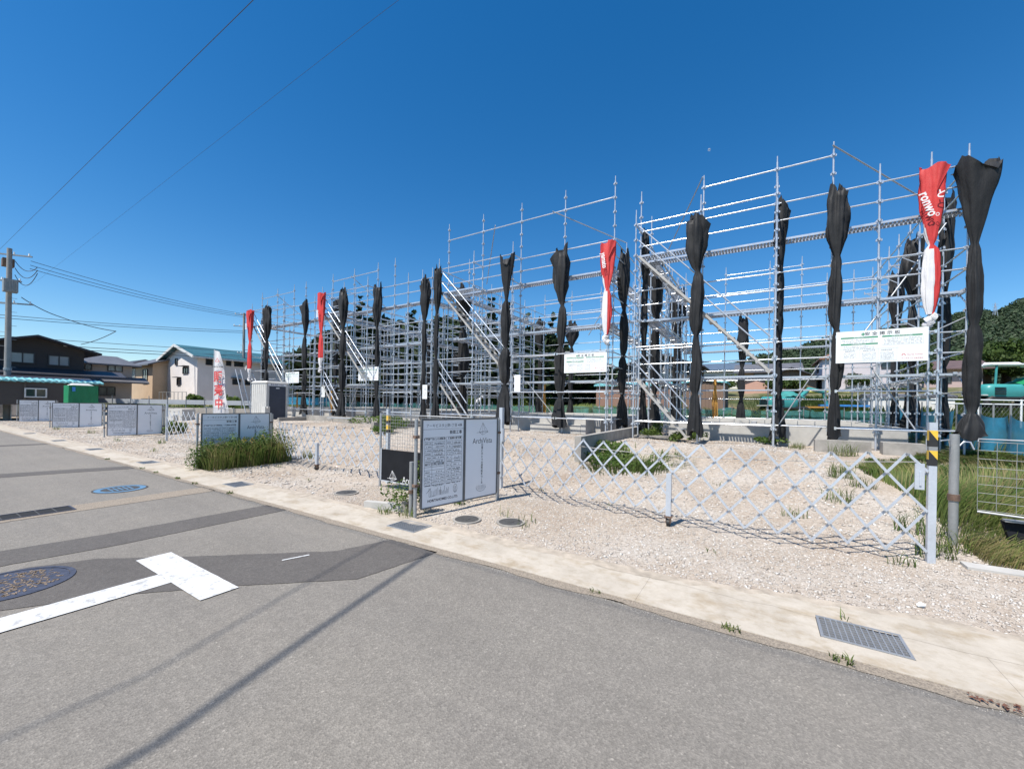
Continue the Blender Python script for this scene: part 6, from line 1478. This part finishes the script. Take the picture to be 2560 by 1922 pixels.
def blades(name, pos, hgt, mat, seed, wid=0.007, bend=0.5):
    """curved grass blades: two quads each"""
    r = np.random.default_rng(seed); n = len(pos); P = np.asarray(pos, float); h = np.asarray(hgt, float)[:, None]
    a = r.uniform(0, 2 * np.pi, n); d = np.stack([np.cos(a), np.sin(a), np.zeros(n)], 1); s = np.stack([-np.sin(a), np.cos(a), np.zeros(n)], 1) * wid * (0.7 + 0.8 * r.random(n))[:, None]
    b = bend * (0.3 + r.random(n))[:, None]; up = np.array([0, 0, 1.0])
    p1 = P + up * h * 0.5 + d * h * b * 0.22; p2 = P + up * h * (0.98 - 0.25 * b) + d * h * b * 0.85
    V = np.stack([P - s, P + s, p1 + s * 0.8, p1 - s * 0.8, p2 + s * 0.12, p2 - s * 0.12], 1).reshape(-1, 3)
    i = np.arange(n)[:, None] * 6; F = np.concatenate([i + np.array([0, 1, 2, 3]), i + np.array([3, 2, 4, 5])], 0)
    o = link(name, npmesh(name, V, F, mat)); o['kind'] = 'stuff'; return o
def scatter(n, fn, seed):
    r = np.random.default_rng(seed); X, Y, Hh = fn(r, n); return np.stack([X, Y, H(X, Y)], 1), Hh
p, h_ = scatter(1500, fw1, 31); blades('weed_stems', p, h_ * (0.7 + 0.5 * np.sin(p[:, 1] * 9) ** 2), 'grass', 31, 0.006, 1.0)
p, h_ = scatter(900, fw1, 32); blades('weed_stems', p, h_ * 1.1, 'drygrass', 32, 0.004, 0.7)
p, h_ = scatter(1800, fw2, 33); blades('weed_stems', p, h_ * 0.75, 'grass', 33, 0.007, 0.9)
# tall grass at the right
def f1(r, n):
    y = 6.5 + 7.5 * r.random(n) ** 0.8; xl = 1.95 - 0.35 * sstep(8, 10, y) + 1.3 * sstep(9.8, 12.0, y); x = xl + (4.9 - xl) * r.random(n); 
    k = 0.2 + 0.36 * r.random(n) + 0.12 * np.sin(x * 3 + y * 2); return x, y, (k * sstep(6.3, 7.3, y) + 0.08) * (1 - 0.78 * sstep(8.0, 10.5, y))
p, h_ = scatter(30000, f1, 1); blades('tall_grass', p, h_ * 0.9, 'grass', 1, 0.007, 0.55)
rr_ = np.random.default_rng(77); X_, Y_, H_ = f1(rr_, 110)
weeds('weeds', '', '', [(float(a), float(b), float(c) * 0.9, 0.3, 150) for a, b, c in zip(X_, Y_, H_)], 78, 'weed', 0.022)
p, h_ = scatter(4500, f1, 2); blades('dry_grass', p, h_ * 1.15, 'drygrass', 2, 0.006, 0.7)
def f1b(r, n):
    x = 4.8 + 5.5 * r.random(n) ; y = 6.4 + 18 * r.random(n); return x, y, 0.3 + 0.35 * r.random(n)
p, h_ = scatter(16000, f1b, 3); blades('tall_grass', p, h_, 'grass', 3, 0.013, 0.7)
def f1c(r, n):
    x = 1.9 + 3.5 * r.random(n); y = 5.75 + 0.75 * r.random(n); return x, y, 0.03 + 0.07 * r.random(n) + 0.2 * r.random(n) ** 4
p, h_ = scatter(9000, f1c, 4); blades('short_grass', p, h_, 'drygrass', 4, 0.004, 0.8)
p, h_ = scatter(3500, f1c, 14); blades('short_grass', p, h_ * 1.3, 'grass', 14, 0.004, 0.8)
# rough grass behind the lots
def f2(r, n):
    x = -24 + 44 * r.random(n); y = 24.6 + 22 * r.random(n) ** 1.5; return x, y, 0.18 + 0.4 * r.random(n)
p, h_ = scatter(26000, f2, 5); blades('field_grass', p, h_, 'grass', 5, 0.03, 0.6)
def f3(r, n):
    x = -3 + 9 * r.random(n); y = 22.6 + 4 * r.random(n); return x, y, 0.25 + 0.45 * r.random(n)
p, h_ = scatter(7000, f3, 6); blades('field_grass', p, h_, 'weed', 6, 0.02, 0.7)
def f4(r, n):
    x = -60 + 37 * r.random(n); y = 25 + 12 * r.random(n); return x, y, 0.2 + 0.5 * r.random(n)
p, h_ = scatter(9000, f4, 7); blades('field_grass', p, h_, 'weed', 7, 0.03, 0.7)
# sprigs and tufts in gravel and along the gutter
T = [(-2.5, 4.45, 14, .16), (-2.9, 4.55, 10, .14), (-2.45, 4.25, 12, .1), (-0.15, 3.1, 34, .045), (0.43, 3.08, 34, .05), (-1.1, 3.1, 20, .04), (0.52, 3.68, 5, .09), (-3.9, 3.75, 40, .2), (-4.3, 3.7, 40, .15), (-10.4, 3.1, 30, .05), (-11.2, 3.12, 30, .05), (-9.3, 3.1, 40, .05), (-8.5, 3.08, 30, .05), (-7.2, 3.08, 40, .05), (-13.5, 3.1, 40, .05),
     (1.2, 5.4, 25, .15), (0.4, 6.6, 30, .2), (1.0, 7.6, 60, .3), (1.4, 8.4, 70, .25), (1.3, 9.4, 70, .25), (-0.6, 7.9, 12, .1), (-6.6, 6.9, 40, .2), (-9.9, 6.0, 90, .3), (-10.2, 5.6, 90, .35), (-3.3, 6.3, 10, .1), (-1.9, 5.9, 8, .08), (-5.2, 4.6, 8, .07), (-0.4, 4.6, 6, .06), (-7.2, 4.4, 9, .08), (-9.2, 4.9, 14, .12), (-12.8, 4.6, 30, .2), (-14.6, 4.3, 24, .15), (-17.0, 5.2, 40, .25), (-19.0, 4.6, 30, .2), (-24.0, 5.0, 40, .25), (-27.5, 4.6, 40, .25), (1.55, 5.8, 60, .2), (1.7, 6.1, 100, .3), (1.65, 6.6, 100, .35), (1.2, 8.9, 90, .25), (0.8, 12.6, 60, .2), (1.6, 11.6, 120, .4), (0.9, 13.4, 60, .25)]
P, Hh = [], []; r = np.random.default_rng(3)
for x, y, n, h in T:
    a = r.uniform(0, 6.28, n); q = r.random(n) ** 0.5 * (0.04 + h * 0.6); X, Y = x + q * np.cos(a), y + q * np.sin(a) * 0.6
    P.append(np.stack([X, Y, H(X, Y) + 0.005], 1)); Hh.append(h * r.uniform(0.4, 1.1, n))
blades('weed_tufts', np.concatenate(P), np.concatenate(Hh), 'grass', 9, 0.0035, 0.9)
# crushed stone scattered over the yard
def stones(name, n, fn, smin, smax, seed):
    r = np.random.default_rng(seed); X, Y = fn(r, n); n = len(X)
    base = np.array([(1, 0, 0), (0, 1, 0), (-1, 0, 0), (0, -1, 0), (0, 0, 0.7), (0, 0, -0.5)], float)
    s = smin + (smax - smin) * r.random(n) ** 2.2; V = base[None] * s[:, None, None] * (0.6 + 0.8 * r.random((n, 6, 1))); V[:, :, 2] *= 0.65
    V += r.normal(size=V.shape) * s[:, None, None] * 0.18
    a = r.uniform(0, 2 * np.pi, n); ca, sa = np.cos(a)[:, None], np.sin(a)[:, None]; Vx = V[:, :, 0] * ca - V[:, :, 1] * sa; Vy = V[:, :, 0] * sa + V[:, :, 1] * ca
    V = np.stack([Vx + X[:, None], Vy + Y[:, None], V[:, :, 2] + H(X, Y)[:, None] + s[:, None] * 0.1], 2).reshape(-1, 3)
    f = np.array([(0, 1, 4), (1, 2, 4), (2, 3, 4), (3, 0, 4), (1, 0, 5), (2, 1, 5), (3, 2, 5), (0, 3, 5)]); F = (np.arange(n)[:, None, None] * 6 + f[None]).reshape(-1, 3)
    o = link(name, npmesh(name, V, F, 'stone')); o['kind'] = 'stuff'; return o
def s1(r, n): # near apron between gutter and gate
    x = -6 + 9.5 * r.random(n); y = 3.7 + 2.6 * r.random(n); k = (y > 3.66 + 0.4 * sstep(-1.2, 1.4, x) + 0.06 * np.sin(x * 4)) & ((x < 1.75) | (y < 5.5))
    cov = np.ones(n, bool)
    for cx, cy in ((-3.2, 4.1), (-2.67, 4.32), (-5.76, 4.17)): cov &= (x - cx) ** 2 + (y - cy) ** 2 > 0.155 ** 2
    k &= cov; return x[k], y[k]
stones('loose_gravel', 42000, s1, 0.004, 0.016, 1)
def s1b(r, n): x, y = s1(r, n); k = (x > -1.5) & (y < 5.4); return x[k], y[k]
stones('loose_gravel', 3200, s1b, 0.009, 0.024, 2)
def s2(r, n): x = -24 + 26 * r.random(n); y = 5.6 + 8 * r.random(n); k = x < 2.0 - (y > 8) * 0.6; return x[k], y[k]
stones('loose_gravel', 70000, s2, 0.008, 0.028, 3)
def s3(r, n): x = -40 + 34 * r.random(n); y = 3.7 + 2.4 * r.random(n); return x, y
stones('loose_gravel', 12000, s3, 0.01, 0.034, 4)
def s4(r, n): x = -8 + 10 * r.random(n); y = 3.14 + 0.5 * r.random(n) ** 0.35; return x, y
stones('loose_gravel', 600, s4, 0.002, 0.007, 5)
def s5(r, n): x = -8 + 10 * r.random(n); y = 2.98 + 0.16 * r.random(n); return x, y
stones('edge_grit', 5000, s5, 0.0015, 0.005, 6)
o = link('white_stone', MB().path([(0, 0, 0), (0.02, 0, 0.014), (0.045, 0.01, 0.01)], 0.02, 7, rs=[0.012, 0.02, 0.01]).mesh('white_stone', 'board'), None, (1.05, 4.27, 0.012)); tag(o, 'single bright white stone near the closest grating', 'stone')
# dead leaves in the gutter edge at the right
mb = MB(); r_ = random.Random(4)
for k in range(70):
    q = r_.random(); x = 0.95 + 0.75 * q; y = 3.07 + r_.uniform(-0.035, 0.03); a = r_.uniform(0, 6.28); s_ = r_.uniform(0.008, 0.02); c_, sn = math.cos(a) * s_, math.sin(a) * s_
    mb.add([(x - c_, y - sn, 0.012), (x + sn * .6, y - c_ * .6, 0.02), (x + c_, y + sn, 0.014), (x - sn * .6, y + c_ * .6, 0.022)], [(0, 1, 2, 3)])
o = link('dead_leaves', mb.mesh('dead_leaves', simple('dead_leaf', (0.13, 0.06, 0.04), 0.9, var=0.4, scale=30))); o['kind'] = 'stuff'
# planks, ladders and odd pieces lying about the lots
t = thing('timber_stack', 'grey timber pieces before the mesh sheets of the closest scaffold', 'timber', (-2.9, 12.9, float(H(-2.9, 12.9))))
for k in range(4): link('plank', MB().bar((-0.5, -0.1 + k * 0.12, 0.05 + 0.03 * (k % 2)), (0.9, 0.1 + k * 0.05, 0.06 + 0.05 * (k % 2)), 0.1, 0.03).mesh('plank', 'wallcon'), t)
t = thing('steel_cart', 'small flat steel cart lying under the third scaffold', 'cart', (-17.3, 12.3, 0.6))
for k in range(4): link('bar', MB().bar((-0.9, -0.3 + k * 0.2, 0.12), (0.9, -0.3 + k * 0.2, 0.12), 0.03, 0.03).mesh('bar', 'galv'), t)
for k in (-0.8, 0.8): link('leg', MB().bar((k, -0.3, 0.0), (k * 0.8, 0.3, 0.15), 0.03, 0.03).mesh('leg', 'galv'), t)
t = thing('ladder', 'light metal ladder leaning beside the portable toilet', 'ladder', (-26.6, 12.2, 0.6), 0.3)
for y in (0, 0.35): link('stile', MB().bar((0, y, 0), (-0.9, y, 2.8), 0.04, 0.04).mesh('stile', 'alu'), t)
for k in range(9): link('rung', MB().bar((-0.1 * k - 0.05, 0, 0.3 * k + 0.15), (-0.1 * k - 0.05, 0.35, 0.3 * k + 0.15), 0.03, 0.03).mesh('rung', 'alu'), t)
# barrier rope through the closest gate
o = link('rope', MB().path([Vector((-3.8 + 5.2 * q, 6.05 - 0.5 * math.sin(math.pi * q) - 0.3 * q, 0.98 - 0.09 * math.sin(math.pi * q))) for q in [k / 24 for k in range(25)]], 0.0045, 5).mesh('rope', 'stringer')); tag(o, 'thin orange rope strung behind the closest folding gate', 'rope')

# ---------------------------------------------------------------- hill
# ridge given as (lateral, forward distance, height) around the site, carried on past both sides
RD = [(-420, 560, 10), (-200, 500, 13), (-60, 440, 22), (20, 390, 24), (80, 330, 26), (125, 300, 29), (156, 300, 36), (190, 300, 41), (215, 300, 46), (240, 300, 56), (290, 300, 66), (318, 300, 73), (348, 300, 82), (360, 300, 80), (384, 300, 88), (470, 270, 112), (620, 160, 140), (760, -40, 120)]
RW = [Vector((l * math.cos(A) - d * math.sin(A), l * math.sin(A) + d * math.cos(A), z)) for l, d, z in RD]
def ridge(q):
    q = max(0, min(len(RW) - 1.0001, q)); i = int(q); return RW[i].lerp(RW[i + 1], q - i)
nu, nv = 150, 26; V = []
for i in range(nu + 1):
    p = ridge((len(RW) - 1) * i / nu); base = Vector((p.x, p.y, 0)); c = base.normalized()
    for j in range(nv + 1):
        q = j / nv
        if q < 0.7:
            k = q / 0.7; r_ = 0.36 + 0.64 * k; z = 3.8 + (p.z - 3.8) * (k ** 1.15)
        else:
            k = (q - 0.7) / 0.3; r_ = 1 + 0.5 * k; z = p.z * (1 - 0.7 * k)
        x, y = base.x * r_, base.y * r_; z += 5 * noise.noise(Vector((x * 0.018, y * 0.018, 3))) * min(1, q * 3); V.append((x, y, z - 2.0))
F = [(i * (nv + 1) + j, (i + 1) * (nv + 1) + j, (i + 1) * (nv + 1) + j + 1, i * (nv + 1) + j + 1) for i in range(nu) for j in range(nv)]
HV = np.array(V); kind(link('hill', npmesh('hill', HV, np.array(F), simple('hill_undergrowth', (0.03, 0.045, 0.018), 1.0, var=0.4, scale=0.2), True)), 'structure')
# forest crowns over the hill: lumpy crowns made of leaf clumps, one mass
r = np.random.default_rng(11); G = HV.reshape(nu + 1, nv + 1, 3)
n = 8500; iu = r.random(n) * nu * 0.82 + nu * 0.14; jv = r.random(n) ** 0.9 * nv * 0.74
i0 = iu.astype(int); j0 = jv.astype(int); fu = (iu - i0)[:, None]; fv = (jv - j0)[:, None]
Pc = (G[i0, j0] * (1 - fu) + G[np.minimum(i0 + 1, nu), j0] * fu) * (1 - fv) + (G[i0, j0 + 1] * (1 - fu) + G[np.minimum(i0 + 1, nu), j0 + 1] * fu) * fv
rad = 1.3 + 2.1 * r.random(n) ** 1.5; m_ = 48
d = r.normal(size=(n, m_, 3)); d /= np.linalg.norm(d, axis=2)[:, :, None]; d[:, :, 2] = np.abs(d[:, :, 2]) * 1.0 - 0.15
Q = Pc[:, None] + d * rad[:, None, None] * (0.75 + 0.35 * r.random((n, m_, 1))) * np.array([1, 1, 0.95]); Q[:, :, 2] += rad[:, None] * 0.3
Q = Q.reshape(-1, 3); k = len(Q); nn = d.reshape(-1, 3) + 0.5 * r.normal(size=(k, 3)); nn /= np.linalg.norm(nn, axis=1)[:, None]
a = np.cross(nn, r.normal(size=(k, 3))); a /= np.linalg.norm(a, axis=1)[:, None]; b = np.cross(nn, a); s = (0.5 + 0.5 * r.random(k))[:, None]
V = np.stack([Q - a * s, Q + b * s * 0.8, Q + a * s, Q - b * s * 0.8], 1).reshape(-1, 3)
o = link('hillside_forest', npmesh('hillside_forest', V, np.arange(4 * k).reshape(-1, 4), 'hillhaze')); o['kind'] = 'stuff'
def pylon(label, x, y, z, h):
    t = thing('pylon', label, 'pylon', (x, y, z), 0.4, 'small masts on the wooded hill'); 
    for sx in (-1, 1):
        for sy in (-1, 1): link('leg', MB().bar((sx * h * .09, sy * h * .09, 0), (0, 0, h), 0.22, 0.22).mesh('leg', 'galv'), t)
    for q in (0.6, 0.75, 0.9): link('arm', MB().bar((-h * .14, 0, h * q), (h * .14, 0, h * q), 0.2, 0.2).mesh('arm', 'galv'), t)
P_ = lambda l, d_, z: (l * math.cos(A) - d_ * math.sin(A), l * math.sin(A) + d_ * math.cos(A), z)
pylon('tiny lattice pylon on the ridge over the mauve house', *P_(200, 298, 40), 12)
pylon('small white mast on the wooded hill slope at the right', *P_(325, 270, 64), 12)
pylon('tiny distant pylon low on the wooded slope behind the mesh sheet', *P_(262, 240, 38), 10)
# faraway low houses beyond the lots on the left horizon
for i, (x, y, w, l, e, rd, wl, rf, lab) in enumerate([(-95, 25, 14, 10, 5, 7, W_grey, R_dark, 'distant grey house on the left horizon'), (-110, 50, 16, 10, 5, 7, W_beige, R_grey, 'distant beige house behind the brown pole'), (-90, 60, 14, 10, 4, 6, W_white, R_slate, 'distant white house behind the farthest scaffold')]):
    house(lab, x, y, 1.2, w, l, e, rd, 'x', wl, rf, [('f', 0, 2.5, 2, 1.2, '')], 0.7, hip=2)
